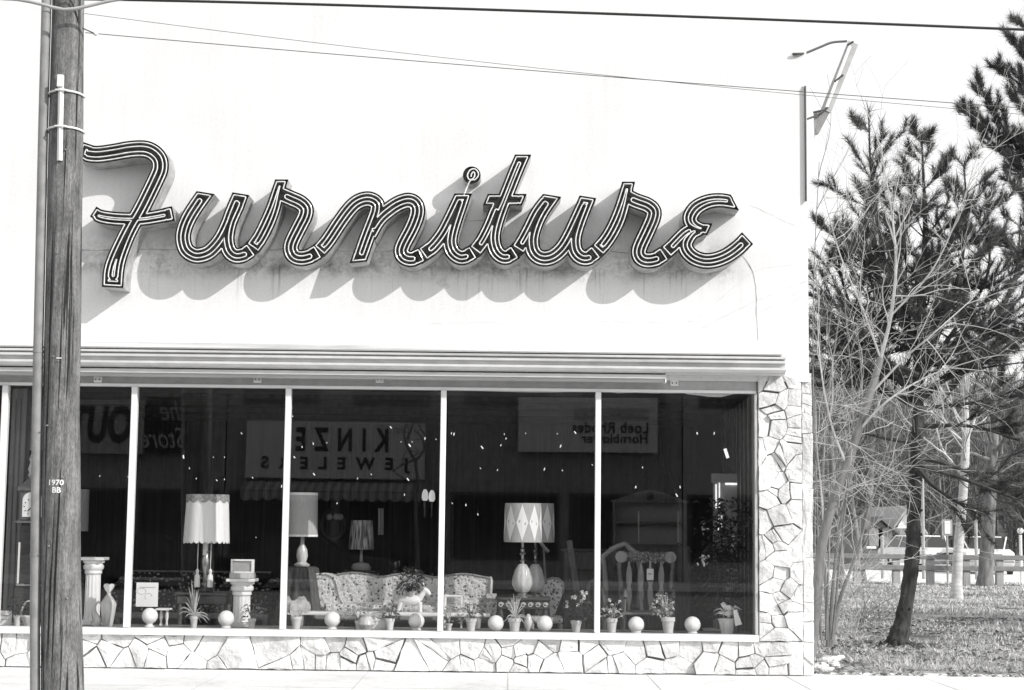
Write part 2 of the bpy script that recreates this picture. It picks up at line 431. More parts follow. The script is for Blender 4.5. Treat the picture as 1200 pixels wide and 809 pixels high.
for px, py, r_ in ((517,333,.035),(520,330,.045),(524,336,.03),(513,331,.02)):
    mk = MB(); c = P(px, py, -.003); pts = [(c.x+r_*rnd.uniform(.6,1.1)*math.cos(a), c.z+r_*rnd.uniform(.6,1.1)*math.sin(a)) for a in [k*.7 for k in range(9)]]
    mk.prism(pts, -.004-r_*.02-px*1e-5, .0).build('plaster_patch', 'mortar', shop)

# broken-slab stone facing: clipped Voronoi cells, each a slab of its own thickness and tilt
def voronoi_cells(x0, x1, z0, z1, cell, seed, aspect=1.0):
    rr = random.Random(seed); pts = []
    nx_ = max(1, round((x1-x0)/(cell*aspect))); nz_ = max(1, round((z1-z0)/cell))
    for i in range(nx_):
        for j in range(nz_):
            if rr.random() < .14: continue
            pts.append((x0+(i+.5+rr.uniform(-.5,.5))*(x1-x0)/nx_, z0+(j+.5+rr.uniform(-.5,.5))*(z1-z0)/nz_))
            if rr.random() < .22: pts.append((x0+(i+rr.uniform(0,1))*(x1-x0)/nx_, z0+(j+rr.uniform(0,1))*(z1-z0)/nz_))
    out = []
    for a in pts:
        poly = [(x0,z0),(x1,z0),(x1,z1),(x0,z1)]
        for b in pts:
            if b is a or math.hypot(a[0]-b[0],a[1]-b[1]) < .02 or abs(a[0]-b[0])+abs(a[1]-b[1]) > cell*5: continue
            nx2, nz2 = b[0]-a[0], b[1]-a[1]; ln_ = math.hypot(nx2, nz2)
            hsh = mnoise.cell((round((a[0]+b[0])*997)*.37, round((a[1]+b[1])*991)*.53, seed)); gp = .0018 if hsh < .30 else .003+.0085*hsh*hsh
            sh_ = .5-gp/ln_; mx_, mz_ = a[0]+nx2*sh_, a[1]+nz2*sh_
            new = []
            for k in range(len(poly)):
                p, q = poly[k], poly[(k+1)%len(poly)]
                dp = (p[0]-mx_)*nx2+(p[1]-mz_)*nz2; dq = (q[0]-mx_)*nx2+(q[1]-mz_)*nz2
                if dp <= 0: new.append(p)
                if dp*dq < 0: t = dp/(dp-dq); new.append((p[0]+(q[0]-p[0])*t, p[1]+(q[1]-p[1])*t))
            poly = new
            if len(poly) < 3: break
        if len(poly) >= 3: out.append((a, poly))
    return out
def stones(mb, cells, y, seed, gap=.010, thick=(.022,.062)):
    rr = random.Random(seed)
    for (cx, cz), poly in cells:
        cx = sum(p[0] for p in poly)/len(poly); cz = sum(p[1] for p in poly)/len(poly)
        # subdivide the outline and roughen it
        pl = []
        for k in range(len(poly)):
            p, q = poly[k], poly[(k+1)%len(poly)]; L = math.hypot(q[0]-p[0], q[1]-p[1]); n = max(1, int(L/.07))
            for i in range(n):
                t = i/n; pl.append((p[0]+(q[0]-p[0])*t + (rr.uniform(-.006,.006) if i else 0), p[1]+(q[1]-p[1])*t+(rr.uniform(-.006,.006) if i else 0)))
        th = rr.uniform(*thick); tx, tz = rr.uniform(-.13,.13), rr.uniform(-.13,.13); n = len(pl); vs = []; fs = []
        def ins(p, d):
            dx, dz = p[0]-cx, p[1]-cz; L = math.hypot(dx, dz) or 1; return (cx+dx*max(.2,(L-d)/L), cz+dz*max(.2,(L-d)/L))
        for lev, (d, h) in enumerate(((.0, 0), (.0005, .80), (.006, .98), (.05, 1.05))):
            for p in pl:
                q = ins(p, d); hh = th*h + (tx*(q[0]-cx)+tz*(q[1]-cz))*(1 if h else 0)
                vs.append((q[0]+rr.uniform(-.003,.003), y - max(hh, .002 if not h else .006) + rr.uniform(-.002,.002)*(1 if h else 0), q[1]))
        for l in range(3):
            for k in range(n): fs.append((l*n+k, l*n+(k+1)%n, (l+1)*n+(k+1)%n, (l+1)*n+k))
        vs.append((cx+rr.uniform(-.03,.03), y-max(.008, th*1.08)-rr.uniform(-.004,.012), cz+rr.uniform(-.03,.03))); c = len(vs)-1
        for k in range(n): fs.append((3*n+k, 3*n+(k+1)%n, c))
        mb.raw(vs, fs)
b = MB(); b.box(XL, pier1, .035, .30, 0, zsill-.004)
b.build('base_wall', 'joint', shop)
b = MB(); b.box(pier0, pier1, .036, .30, zsill-.001, zpier); b.build('pier', 'joint', shop)
s_ = MB(); stones(s_, voronoi_cells(XL, pier1, .012, zsill-.012, .150, 3, 1.25), .034, 5); s_.build('base_stone_facing', 'stone', shop)
s_ = MB(); stones(s_, voronoi_cells(pier0+.012, pier1, zsill-.006, zpier-.01, .185, 11), .034, 6); s_.build('pier_stone_facing', 'stone', shop)
s_ = MB(); stones(s_, voronoi_cells(pier1+.012, XR, .01, zpier, .30, 12, .6), .048, 8, thick=(.01,.03)); s_.build('corner_stone_facing', 'stone', shop)
# sill, header, mullions, panes
sl = MB(); sl.box(XL, pier0-.004, -.045, .16, zsill, zglass0-.004); sl.box(XL, pier0-.004, -.06, -.046, zsill-.012, zglass0-.012)
sl.build('window_sill', 'whitemetal', shop)
hd = MB(); hd.box(XL, pier0-.004, .04, .28, zhead, zcor0-.062); hd.build('window_header', 'greymetal', shop)
hb = MB(); hb.box(XL, pier0-.006, .02, .038, zhead-.012, zhead+.02); hb.build('header_bead', 'whitemetal', shop)
mull = []
for tx, bx in ((4,-2),(157.5,149.5),(338.5,331.5),(520.5,515.5),(701.5,699)):
    xm = (P(tx, 455, .05).x + P(bx, 738, .05).x)/2; mull.append(xm)
    MB().rbox(xm-.031, xm+.031, .0, .115, zglass0, zhead-.014, .006).build('mullion', 'whitemetal', shop)
xj = P(884.5, 600, .05).x
MB().box(xj-.004, pier0-.002, .0, .14, zglass0, zhead-.014).build('window_jamb', 'greymetal', shop)
edges = [XL] + mull + [xj]
for i in range(len(edges)-1):
    a = edges[i] + (.032 if i else 0); c = edges[i+1] - (.032 if i+1 < len(edges)-1 else .005)
    MB().box(a, c, .052, .060, zglass0, zhead-.014).build('window_pane', 'glass', shop)
# ribbed cornice along the front
zc = lambda f_: zcor0 + (zcor1-zcor0)*f_
xc1 = P(921, 425, -.3).x; xc2 = P(917, 409, -.3).x
prof = [(-.002,zc(0)),(-.25,zc(0)),(-.25,zc(.03)),(-.275,zc(.05)),(-.30,zc(.15)),(-.30,zc(.24)),(-.24,zc(.27)),(-.25,zc(.40)),(-.30,zc(.43)),(-.30,zc(.52)),(-.255,zc(.55)),(-.255,zc(.58)),(-.305,zc(.61)),(-.305,zc(.69)),(-.25,zc(.70)),(-.25,zc(.735)),(-.002,zc(.735))]
MB().prismx(prof, XL, xc1).build('cornice', 'fascia', shop)
MB().prismx([(-.002,zc(.752)),(-.30,zc(.752)),(-.30,zc(.79)),(-.315,zc(.80)),(-.31,zc(1.0)),(-.002,zc(1.12))], XL, xc2).build('cornice_cap', 'whitemetal', shop)
# retracted awning under the cornice
aw = thing('rolled_awning', 'rolled up canvas awning tucked under the ribbed cornice', 'awning', (P(390,438,-.1).x, -.1, P(390,438,-.1).z))
xa1 = P(780, 442, -.14).x; za = P(460, 440, -.14).z
MB().tube([(XL+.1,-.13,za+.005),(xa1-.02,-.13,za+.005)], .052, 14).build('canvas_roll', 'canvas', aw, True)
MB().rbox(XL+.1, xa1, -.215, -.19, za-.01, za+.035, .006).build('front_bar', 'fascia', aw)
MB().box(xa1-.012, xa1+.004, -.20, -.04, za-.05, za+.06).build('end_plate', 'whitemetal', aw)
for px in (115, 302, 445, 790):
    c = P(px, 445 if px < 700 else 443, .03); wd2 = .045; h2 = .035 if px < 700 else .09
    pl = MB().rbox(c.x-wd2, c.x+wd2, .004, .0395, c.z-h2, c.z+h2, .008).build('awning_bracket', 'whitemetal', aw)
    for dx in (-.022, .022):
        for dz in ((-.0,) if px < 700 else (-.06, .06)):
            MB().tube([(c.x+dx,.003,c.z+dz),(c.x+dx,-.003,c.z+dz)], .008, 8).build('screw', 'darkmetal', pl)
# room behind the glass
ZF = .2; ZL = zglass0-.012; ZC = zhead+.13; YB = 8.5
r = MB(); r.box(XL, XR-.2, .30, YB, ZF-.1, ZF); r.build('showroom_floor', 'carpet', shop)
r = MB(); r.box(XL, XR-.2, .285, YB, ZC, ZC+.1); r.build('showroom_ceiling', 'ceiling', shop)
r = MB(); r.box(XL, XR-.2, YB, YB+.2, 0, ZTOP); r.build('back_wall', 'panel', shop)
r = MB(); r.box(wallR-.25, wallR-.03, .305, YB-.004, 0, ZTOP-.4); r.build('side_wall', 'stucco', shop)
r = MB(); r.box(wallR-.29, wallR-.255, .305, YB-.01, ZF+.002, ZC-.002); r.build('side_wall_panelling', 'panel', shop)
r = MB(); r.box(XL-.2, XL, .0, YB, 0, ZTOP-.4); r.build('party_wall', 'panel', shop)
r = MB(); r.box(XL, wallR-.03, .285, YB, ZTOP-.45, ZTOP-.3); r.build('roof', 'roof', shop)
r = MB(); r.box(XL, pier0-.01, .17, .82, ZL-.06, ZL); r.box(XL, pier0-.01, .80, .84, ZF+.002, ZL-.062); r.build('display_ledge', 'curtain', shop)
for k in range(5):
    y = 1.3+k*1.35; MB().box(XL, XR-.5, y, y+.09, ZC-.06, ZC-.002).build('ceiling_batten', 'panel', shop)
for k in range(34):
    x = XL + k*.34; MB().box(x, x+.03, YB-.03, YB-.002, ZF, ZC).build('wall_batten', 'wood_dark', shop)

# ------------------------------------------------------------------ the script sign
Z67 = 6.743
def zz(o, pts): return [(o[0]+x/Z67, o[1]+y/Z67) for x, y in pts]
z1=(90,150); z2=(90,240); z3=(195,210); z4=(300,200); z5=(400,210); z6=(500,180); z7=(500,220); z8=(600,210); z9=(690,210); z10=(770,210)
TOPN = (.16,-.987)
LET = []   # (letter, [ (pts, halfwidth or list, startnormal, endnormal) ])
LET.append(('F', [
  (zz(z1,[(20,175),(60,195),(110,208),(180,210),(300,193),(420,172),(530,168),(600,193),(648,245),(658,315),(630,395),(510,640)])+zz(z2,[(430,170),(378,275),(318,420),(290,530),(282,655)]), [9.8]*11+[9.8,9.8,10.2,11.2,12.2,12.2], None, None),
  (zz(z1,[(128,660),(160,690),(230,710),(350,722),(500,722),(640,702),(764,676)]), [6.5,7.4,7.8,7.8,7.8,7.8,8.2], None, None)]))
LET.append(('u', [
  (zz(z3,[(310,106),(243,200),(180,300),(142,390),(130,470),(150,550),(195,592),(250,606),(330,582),(400,515),(455,430),(520,285),(560,195),(588,115)]), 9.2, TOPN, TOPN),
  (zz(z3,[(588,115),(548,205),(508,305),(482,400),(474,480),(490,556),(525,598),(570,608),(630,590),(668,560)]), 9.2, TOPN, None)]))
LET.append(('r', [
  (zz(z4,[(-32,618),(30,530),(95,400),(140,285),(172,170),(203,70)]), [9,9,9,8.4,7.4,7], None, (0,-1)),
  (zz(z4,[(165,175),(215,195),(275,222),(348,255),(390,300),(385,360),(340,450),(280,575),(278,640),(310,682),(370,692),(440,672),(488,642)]), 9.2, None, None)]))
LET.append(('n', [
  (zz(z5,[(-180,571),(-110,490),(-14,345),(56,250),(110,195),(170,165),(230,163),(278,195),(280,255),(250,340),(200,470),(133,660)]), [9]*9+[9,9,9], None, (.1,.99)),
  (zz(z5,[(215,450),(255,375),(305,305),(370,248),(450,195),(530,172),(585,200),(598,270),(560,380),(492,510),(474,570),(495,615),(545,632),(600,620),(634,600)]), 9.2, None, None)]))
LET.append(('i', [
  (zz(z7,[(-38,532),(46,472),(126,373),(186,262),(245,140),(290,46)]), 9, None, (0,-1)),
  (zz(z7,[(290,46),(252,160),(212,280),(188,370),(182,440),(205,508),(262,550),(325,540),(366,512)]), 9, (0,-1), None)]))
LET.append(('t', [
  (zz(z7,[(378,506),(440,425),(500,310),(545,200),(585,110)]), 8.6, None, None),
  (zz(z6,[(762,8),(705,140),(645,290),(603,395)])+zz(z7,[(560,230),(532,330),(524,410),(540,485),(575,532),(620,550),(672,532),(706,504)]), [8.3]*4+[9]*8, (0,-1), None),
  (zz(z6,[(462,366),(540,366),(650,366),(772,366)]), 6.4, (-.92,-.38), (.92,.38))]))
LET.append(('u', [
  (zz(z8,[(42,564),(90,488),(140,395),(200,275),(262,190),(318,128)]), 8.6, None, TOPN),
  (zz(z8,[(318,128),(250,225),(202,310),(168,400),(152,480),(162,560),(200,610),(260,628),(330,608),(400,545),(458,450),(520,320),(568,215),(600,140)]), 9.2, TOPN, TOPN),
  (zz(z8,[(600,140),(560,240),(522,340),(494,430),(486,500),(500,572),(540,616),(590,626),(636,604),(664,578)]), 9.2, TOPN, None)]))
LET.append(('r', [
  (zz(z9,[(66,568),(115,516),(170,438),(225,330),(264,220),(292,115),(315,20)]), [9,9,9,9,8.4,7.6,7], None, (0,-1)),
  (zz(z9,[(280,130),(320,152),(385,180),(462,208),(508,250),(505,310),(462,410),(402,540),(398,600),(430,636),(485,643),(550,625),(596,592)]), 9.2, None, None)]))
LET.append(('e', [
  (zz(z10,[(66,582),(115,540),(170,482),(225,430),(280,402),(330,398)]), 8.6, None, None),
  (zz(z10,[(616,185),(500,168),(400,180),(312,225),(266,288),(266,338),(300,372),(350,392),(418,397)]), [7.8,8,8.4,9,9,8.6,7.6,7,6.6], (.88,-.47), (.9,.43)),
  (zz(z10,[(350,396),(280,424),(232,480),(222,530),(245,580),(300,625),(380,648),(470,638),(560,600),(640,542),(716,466)]), [7,8,9,9,9,9,9,9,9,9,9], None, (.72,-.69))]))
def stroke_sdf(GX, GY, pts, w, n0, n1):
    ws = list(w) if hasattr(w, '__len__') else [w]*len(pts)
    v = catmull([Vector((x, y, ww)) for (x, y), ww in zip(pts, ws)], 2.2)
    A = np.array([(p.x, p.y, p.z) for p in v]); seg = np.r_[0, np.cumsum(np.hypot(*np.diff(A[:,:2], axis=0).T))]
    d = np.full(GX.shape, 1e9)
    L = seg[-1]
    for i in range(len(A)-1):
        if seg[i] < A[0,2] + 1 or seg[i+1] > L - A[-1,2] - 1: continue
        a, b_ = A[i], A[i+1]; bx, by = b_[0]-a[0], b_[1]-a[1]; q = bx*bx+by*by+1e-9
        t = np.clip(((GX-a[0])*bx+(GY-a[1])*by)/q, 0, 1)
        d = np.minimum(d, np.hypot(GX-a[0]-t*bx, GY-a[1]-t*by) - (a[2]+t*(b_[2]-a[2])))
    for end, nrm in ((0, n0), (1, n1)):
        hw = A[0,2] if end == 0 else A[-1,2]; s = hw + 4
        e = A[0,:2] if end == 0 else A[-1,:2]
        k = np.searchsorted(seg, s) if end == 0 else np.searchsorted(seg, L-s)
        k = min(max(k, 1), len(A)-2); o_ = A[k,:2]
        dr = e-o_; ln = np.hypot(*dr); dr = dr/ln; ext = hw if nrm is not None else 0
        px = (GX-o_[0])*dr[0]+(GY-o_[1])*dr[1]; py = -(GX-o_[0])*dr[1]+(GY-o_[1])*dr[0]
        c = (ln+ext)/2; qx = np.abs(px-c)-(ln+ext)/2; qy = np.abs(py)-hw
        bx_ = np.hypot(np.maximum(qx,0), np.maximum(qy,0)) + np.minimum(np.maximum(qx,qy),0)
        if nrm is not None:
            bx_ = np.maximum(bx_, (GX-e[0])*nrm[0]+(GY-e[1])*nrm[1])
        d = np.minimum(d, bx_)
    return d
def contours(D, x0, y0, st, iso):
    D = D - iso; H, W = D.shape; segs = {}; pos = {}
    ins = D < 0
    c = ins[:-1,:-1].astype(int) + 2*ins[:-1,1:] + 4*ins[1:,1:] + 8*ins[1:,:-1]
    tab = {1:[(3,0)],2:[(0,1)],3:[(3,1)],4:[(1,2)],5:[(3,2),(1,0)],6:[(0,2)],7:[(3,2)],8:[(2,3)],9:[(2,0)],10:[(0,3),(2,1)],11:[(2,1)],12:[(1,3)],13:[(1,0)],14:[(0,3)]}
    def edge(i, j, e):
        if e == 0: a, b_ = (i,j),(i,j+1)
        elif e == 1: a, b_ = (i,j+1),(i+1,j+1)
        elif e == 2: a, b_ = (i+1,j),(i+1,j+1)
        else: a, b_ = (i,j),(i+1,j)
        k = (a, b_)
        if k not in pos:
            va, vb = D[a], D[b_]; t = va/(va-vb)
            pos[k] = (x0+st*(a[1]+t*(b_[1]-a[1])), y0+st*(a[0]+t*(b_[0]-a[0])))
        return k
    for i, j in np.argwhere((c > 0) & (c < 15)):
        i = int(i); j = int(j)
        for e0, e1 in tab[int(c[i,j])]: segs[edge(i,j,e0)] = edge(i,j,e1)
    loops = []
    while segs:
        k0 = next(iter(segs)); lp = []; k = k0
        while k in segs: lp.append(pos[k]); k = segs.pop(k)
        if len(lp) > 8: loops.append(lp)
    return loops
def simplify(lp, tol):
    # keep points that depart from a straight run
    out = []; n = len(lp); i = 0; a = 0; out = [lp[0]]
    k = 2
    while a + k <= n:
        p, q = np.array(lp[a]), np.array(lp[(a+k)%n]); mid = np.array(lp[a+1:a+k]); dv = q-p; L = np.hypot(*dv)
        dev = np.abs((mid[:,0]-p[0])*dv[1]-(mid[:,1]-p[1])*dv[0])/max(L,1e-6)
        if dev.max() > tol or L > 5:
            a = a+k-1; out.append(lp[a % n]); k = 2
        else: k += 1
    return out
YF = -.34
sign = thing('neon_sign', 'black script sign reading Furniture outlined with white neon tubes', 'sign', P(490, 320, 0))
def letter_part(nm, D, Dt, x0, y0, st, yf, parent, tubes=True):
    outl = [simplify(l, .12) for l in contours(D, x0, y0, st, 0)]
    side = MB(); fr = yf+.018
    bm = bmesh.new()
    for lp in outl:
        front = [P(x, y, yf) for x, y in lp]; n = len(front)
        side.raw([(p.x, yf, p.z) for p in front]+[(p.x, -.002, p.z) for p in front], [(i,(i+1)%n,(i+1)%n+n,i+n) for i in range(n)])
        bv = [bm.verts.new((p.x, fr, p.z)) for p in front]
        for i in range(n): bm.edges.new((bv[i], bv[(i+1)%n]))
    body = side.build(nm, 'lettermetal', parent)
    bmesh.ops.triangle_fill(bm, edges=bm.edges[:], use_beauty=True, use_dissolve=False)
    bm.verts.index_update(); fm = MB().raw([v.co for v in bm.verts], [[v.index for v in f.verts] for f in bm.faces]); bm.free()
    fm.build('face', 'letterface', body)
    if tubes:
        for iso in (-2.75, -7.25, -11.6):
            for lp in contours(Dt, x0, y0, st, iso):
                if len(lp) < 24: continue
                lp = simplify(lp, .08)
                if len(lp) > 5: MB().loop([P(x, y, yf-.012) for x, y in lp], .0068, 6).build('neon_tube', 'neon', body, True)
    return body
names = {'F':'letter'}
LEAD = [None, None, zz(z4,[(-70,645)])[0], zz(z5,[(-234,605)])[0], zz(z7,[(-74,553)])[0], zz(z7,[(325,540)])[0], zz(z8,[(-2,597)])[0], zz(z9,[(29,604)])[0], zz(z10,[(11,627)])[0]]
for (ch, strokes), lead in zip(LET, LEAD):
    allp = [p for s in strokes for p in s[0]]; m_ = 22; st = .55
    x0 = min(p[0] for p in allp)-m_; x1 = max(p[0] for p in allp)+m_; y0 = min(p[1] for p in allp)-m_; y1 = max(p[1] for p in allp)+m_
    GX, GY = np.meshgrid(np.arange(x0, x1, st), np.arange(y0, y1, st)); D = np.full(GX.shape, 1e9); Dt = D.copy()
    for si, (pts, w_, n0, n1) in enumerate(strokes):
        wl = [q+.55 for q in w_] if hasattr(w_, '__len__') else w_+.55
        tp_ = list(pts)
        if n1 is None and si == len(strokes)-1 and ch not in 'Fe':
            L_ = math.dist(pts[-1], pts[-2]); tp_[-1] = (pts[-1][0]+(pts[-1][0]-pts[-2][0])/L_*1.8, pts[-1][1]+(pts[-1][1]-pts[-2][1])/L_*1.8)
        Dt = np.minimum(Dt, stroke_sdf(GX, GY, tp_, wl, n0, n1))
        if si == 0 and lead:      # the metal body laps on to the letter before it
            pts = [lead] + pts; wl = [wl[0]] + wl if hasattr(wl, '__len__') else wl
        D = np.minimum(D, stroke_sdf(GX, GY, pts, wl, n0, n1))
    body = letter_part('letter', D, Dt, x0, y0, st, YF + .0007*len(col.objects) % .004, sign)
    if ch == 'i':
        GX, GY = np.meshgrid(np.arange(538, 568, .5), np.arange(192, 224, .5)); D2 = np.hypot(GX-552.8, GY-205.4)-10.6
        side = MB(); n = 40; c = P(552.8, 205.4, -.25); rr_ = 10.6/S(-.25)
        side.raw([(c.x+rr_*math.cos(a), y, c.z+rr_*math.sin(a)) for y in (-.25,-.002) for a in [2*math.pi*k/n for k in range(n)]], [(k,(k+1)%n,(k+1)%n+n,k+n) for k in range(n)])
        dot = side.build('letter_dot', 'lettermetal', sign)
        MB().raw([(c.x+rr_*math.cos(2*math.pi*k/n), -.225, c.z+rr_*math.sin(2*math.pi*k/n)) for k in range(n)], [tuple(range(n))]).build('face', 'letterface', dot)
        ring = [(295,330),(318,270),(345,215),(385,205),(410,165),(385,125),(345,130),(322,170),(335,205),(365,200),(380,170),(372,145),(355,160),(350,185)]
        rp = catmull([P(x, y, -.26-(.07 if i == 0 else 0)) for i, (x, y) in enumerate(zz(z6, ring))], .012)
        MB().tube(rp, .0076, 6).build('neon_tube', 'neon', dot, True)
for px, py in ((120,180),(160,255),(230,300),(320,270),(370,300),(440,250),(500,300),(600,240),(640,300),(780,290),(830,300)):
    p = P(px, py, -.002); MB().box(p.x-.02, p.x+.02, -.05, -.003, p.z-.02, p.z+.02).build('mounting_bracket', 'darkmetal', sign)

# ------------------------------------------------------------------ utility pole, cables
YP = -3.3
ptop = P(79.5, 0, YP); pbot = P(72, 800, YP)
PKX = [(-400,85,15.5),(0,79.8,18.6),(150,77.4,20),(450,72.2,21),(600,71.6,22),(730,72.0,23.4),(809,73.4,24.2),(1100,76,27)]
PKP = [(P(c_, y_, YP), r_/S(YP)) for y_, c_, r_ in PKX]
def polept(z):
    for (pa_, ra_), (pb_, rb_) in zip(PKP, PKP[1:]):
        if z >= pb_.z or pb_ is PKP[-1][0]:
            t = (z-pb_.z)/(pa_.z-pb_.z); q_ = pb_+(pa_-pb_)*t; return Vector((q_.x, YP, z)), rb_+(ra_-rb_)*t
pole = thing('utility_pole', 'weathered wooden utility pole standing before the shop', 'utility pole', (polept(0)[0].x, YP, 0))
pts = []; rads = []
for k in range(41):
    z = -.3 + k*.28; p, r_ = polept(z); pts.append(p + Vector((mnoise.noise((0,0,z*.7))*.012, 0, 0))); rads.append(r_*(1+.025*mnoise.noise((5,0,z*1.3))))
n = 40; vs = []; fs = []
for i, (p, r_) in enumerate(zip(pts, rads)):
    for k in range(n):
        a = 2*math.pi*k/n; rr_ = r_*(1+.03*mnoise.noise((math.cos(a)*3, math.sin(a)*3, p.z*.5)))
        vs.append((p.x+rr_*math.cos(a), p.y+rr_*math.sin(a), p.z))
for i in range(len(pts)-1):
    for k in range(n): fs.append((i*n+k, i*n+(k+1)%n, (i+1)*n+(k+1)%n, (i+1)*n+k))
fs.append(tuple(range((len(pts)-1)*n, len(pts)*n)))
MB().raw(vs, fs).build('pole', 'pole', pole, True)
cp = []
for k in range(24):
    z = -.15 + k*.45; p, r_ = polept(z); cp.append(Vector((p.x-r_-.040, p.y-.06, z)))
MB().tube(cp, .046, 14).build('conduit', 'galv', pole, True)
for z in (P(43,413,YP).z, P(43,650,YP).z):
    p, r_ = polept(z); MB().tube([(p.x-r_-.040, p.y-.06, z-.012),(p.x-r_-.040,p.y-.06,z+.012)], .050, 14).build('conduit_coupling', 'galv', pole, True)
def onpole(a_deg, z, off):
    p, r_ = polept(z); a = R(a_deg); return Vector((p.x+(r_+off)*math.cos(a), p.y+(r_+off)*math.sin(a), z))
za, zb = P(77,96,YP).z, P(74,193,YP).z
mo = MB()
mo.tube([onpole(-93, zb, .008), onpole(-93, za, .008)], .026, 4); mo.build('cable_guard', 'whitemetal', pole)
mo = MB(); p_ = onpole(-93, za, .03); mo.rbox(p_.x-.028, p_.x+.028, p_.y-.02, p_.y+.03, za-.10, za+.015, .006); mo.build('guard_cap', 'whitemetal', pole)
for py in (113, 155):
    z = P(75, py, YP).z
    ring = [onpole(a, z + .012*math.cos(R(a+90)), .012 if abs(a+93) > 18 else .036) for a in range(-190, 20, 7)]
    MB().tube(ring, .010, 6).build('strap', 'whitemetal', pole, True)
# painted stencil on the pole
for txt, px, py, wpx, hpx in (('1970', 65.5, 565.5, 17, 6.5), ('BB', 66, 574.3, 10, 6.5)):
    tv, tf = text_mb(txt, 1, wpx/S(YP), hpx/S(YP), bold=.02, depth=.002)
    c = P(px, py, YP-.18); vs = []
    for v in tv:
        z = c.z+v.y; p, r_ = polept(z); dx = c.x+v.x-p.x; rr_ = r_*1.012+.003+v.z
        a = math.asin(max(-1,min(1,dx/rr_))); vs.append((p.x+rr_*math.sin(a), p.y-rr_*math.cos(a), z))
    MB().raw(vs, tf).build('painted_number', 'paper', pole)
for a, py in ((-75,180),(-100,420),(-85,425),(-70,560),(-110,640),(-60,700),(-95,300),(-120,500)):
    p_ = onpole(a, P(70,py,YP).z, .0); q = onpole(a, P(70,py,YP).z, .02); MB().tube([p_, q], .007, 6).build('nail', 'galv', pole)
MB().box(*[f(onpole(-84, P(77,422,YP).z, .006)) for f in (lambda v: v.x-.022, lambda v: v.x+.022, lambda v: v.y-.004, lambda v: v.y+.01, lambda v: v.z-.005, lambda v: v.z+.005)]).build('tag', 'whitemetal', pole)
# cables
YC = YP-.27
cab = catmull([P(-120,-14,YC), P(-20,-3,YC), P(20,-.5,YC), P(48,5,YC), P(75,11.5,YC), P(100,8,YC), P(125,2,YC), P(160,-4,YC), P(230,-14,YC)], .08)
o = MB().tube(cab, .016, 10).build('service_cable', 'greymetal', None, True); tag(o, 'grey sheathed cable sagging across the top of the pole', 'cable')
cab = [P(80+(1380-80)*t, -1.0+.2*0+(43.5)*(t**1.28), YC+.5) for t in [i/30 for i in range(31)]]
o = MB().tube(cab, .0135, 8).build('power_cable', 'rubber', None, True); tag(o, 'thick black overhead cable running along the top', 'cable')
for lab, a, b_, sag in (('thin pale overhead wire starting at a small insulator beside the pole', (100,38.5), (1400,141), 4), ('thin faint overhead wire just above the insulator wire', (99,16), (1400,150), 12)):
    pts_ = [P(a[0]+(b_[0]-a[0])*t, a[1]+(b_[1]-a[1])*t + sag*4*t*(1-t)*.8, YP+.1+1.2*t) for t in [i/24 for i in range(25)]]
    root = thing('overhead_wire', lab, 'wire', pts_[0])
    MB().tube(pts_, .0042 if sag < 10 else .0028, 6).build('strand', 'wire', root, True)
    if sag < 10:
        c = P(112, 40, YP+.1); MB().ball(c, .024, 8, .7).build('insulator', 'ceramic', root, True)
        MB().tube([onpole(-20, c.z+.02, -.01), c], .006, 6).build('hook', 'darkmetal', root)
dz_ = MB().tube(catmull([onpole(-95, P(75,2,YP).z, .09), onpole(-70, P(85,6,YP).z, .04), onpole(-45, P(92,22,YP).z, .012), onpole(-35, P(96,30,YP).z, .006)], .04), .006, 6)
dz_.build('drop_wire', 'rubber', pole, True)

# ------------------------------------------------------------------ wall floodlight fixture at the corner
YX = .9
def PF(x, y, d=0): return P(x, y, YX+d)
fx = thing('sign_floodlight', 'long slanted trough light fixture bracketed off the wall corner', 'light fixture', P(940, 66, 0))
arm = catmull([P(929,63.5,-.03),P(938,63.2,-.03),P(945,62,.05),P(962,55,.2),P(975,50,.3),P(992,48.5,YX-.5)], .03)
MB().tube(arm, .014, 8).build('arm', 'darkmetal', fx, True)
MB().tube([P(929,63,-.0),P(938,63,-.03)], .011, 10).build('wall_plate', 'galv', fx, True)
def quadbar(mb, a, b_, wa, wb, da, db):
    a = Vector(a); b_ = Vector(b_); t = (b_-a).normalized(); sv = t.cross(Vector((0,1,0))).normalized(); dv = Vector((0,1,0))
    vs = [];
    for p, w_, d_ in ((a,wa,da),(b_,wb,db)):
        vs += [p-sv*w_/2, p+sv*w_/2, p+sv*w_*.28+dv*d_, p-sv*w_*.28+dv*d_]
    mb.raw(vs, [(0,1,2,3),(7,6,5,4),(0,4,5,1),(1,5,6,2),(2,6,7,3),(3,7,4,0)])
q = MB(); quadbar(q, P(1000,50,YX-.5), P(968,130,YX-.5), .125, .125, .16, .16); q.build('trough', 'greymetal', fx)
q = MB(); quadbar(q, P(966.5,131,YX-.5), P(957,156,YX-.5), .11, .05, .12, .1); q.build('lower_trough', 'galv', fx)
q = MB(); q.tube([P(996,54,YX-.53),P(968.5,126,YX-.53)], .018, 8); q.build('tube_lamp', 'globe', fx, True)
for pa, pb in (((988,88),(978,96)),((970,126),(962,134)),((1000,49),(993,53)),((962,130),(953,132))):
    q = MB(); q.tube([P(*pa,YX-.54),P(*pb,YX-.54)], .013, 6); q.build('clamp', 'darkmetal', fx)
q = MB(); a,b2,c2 = P(953.5,132,YX-.5),P(961,131,YX-.5),P(954.5,162,YX-.5); q.prism([(a.x,a.z),(b2.x,b2.z),(c2.x,c2.z)], YX-.5, YX-.49); q.build('end_gusset', 'galv', fx)
q = MB(); q.tube([P(962,134,YX-.45), P(945,140,.10)], .013, 6); q.build('stay', 'darkmetal', fx)
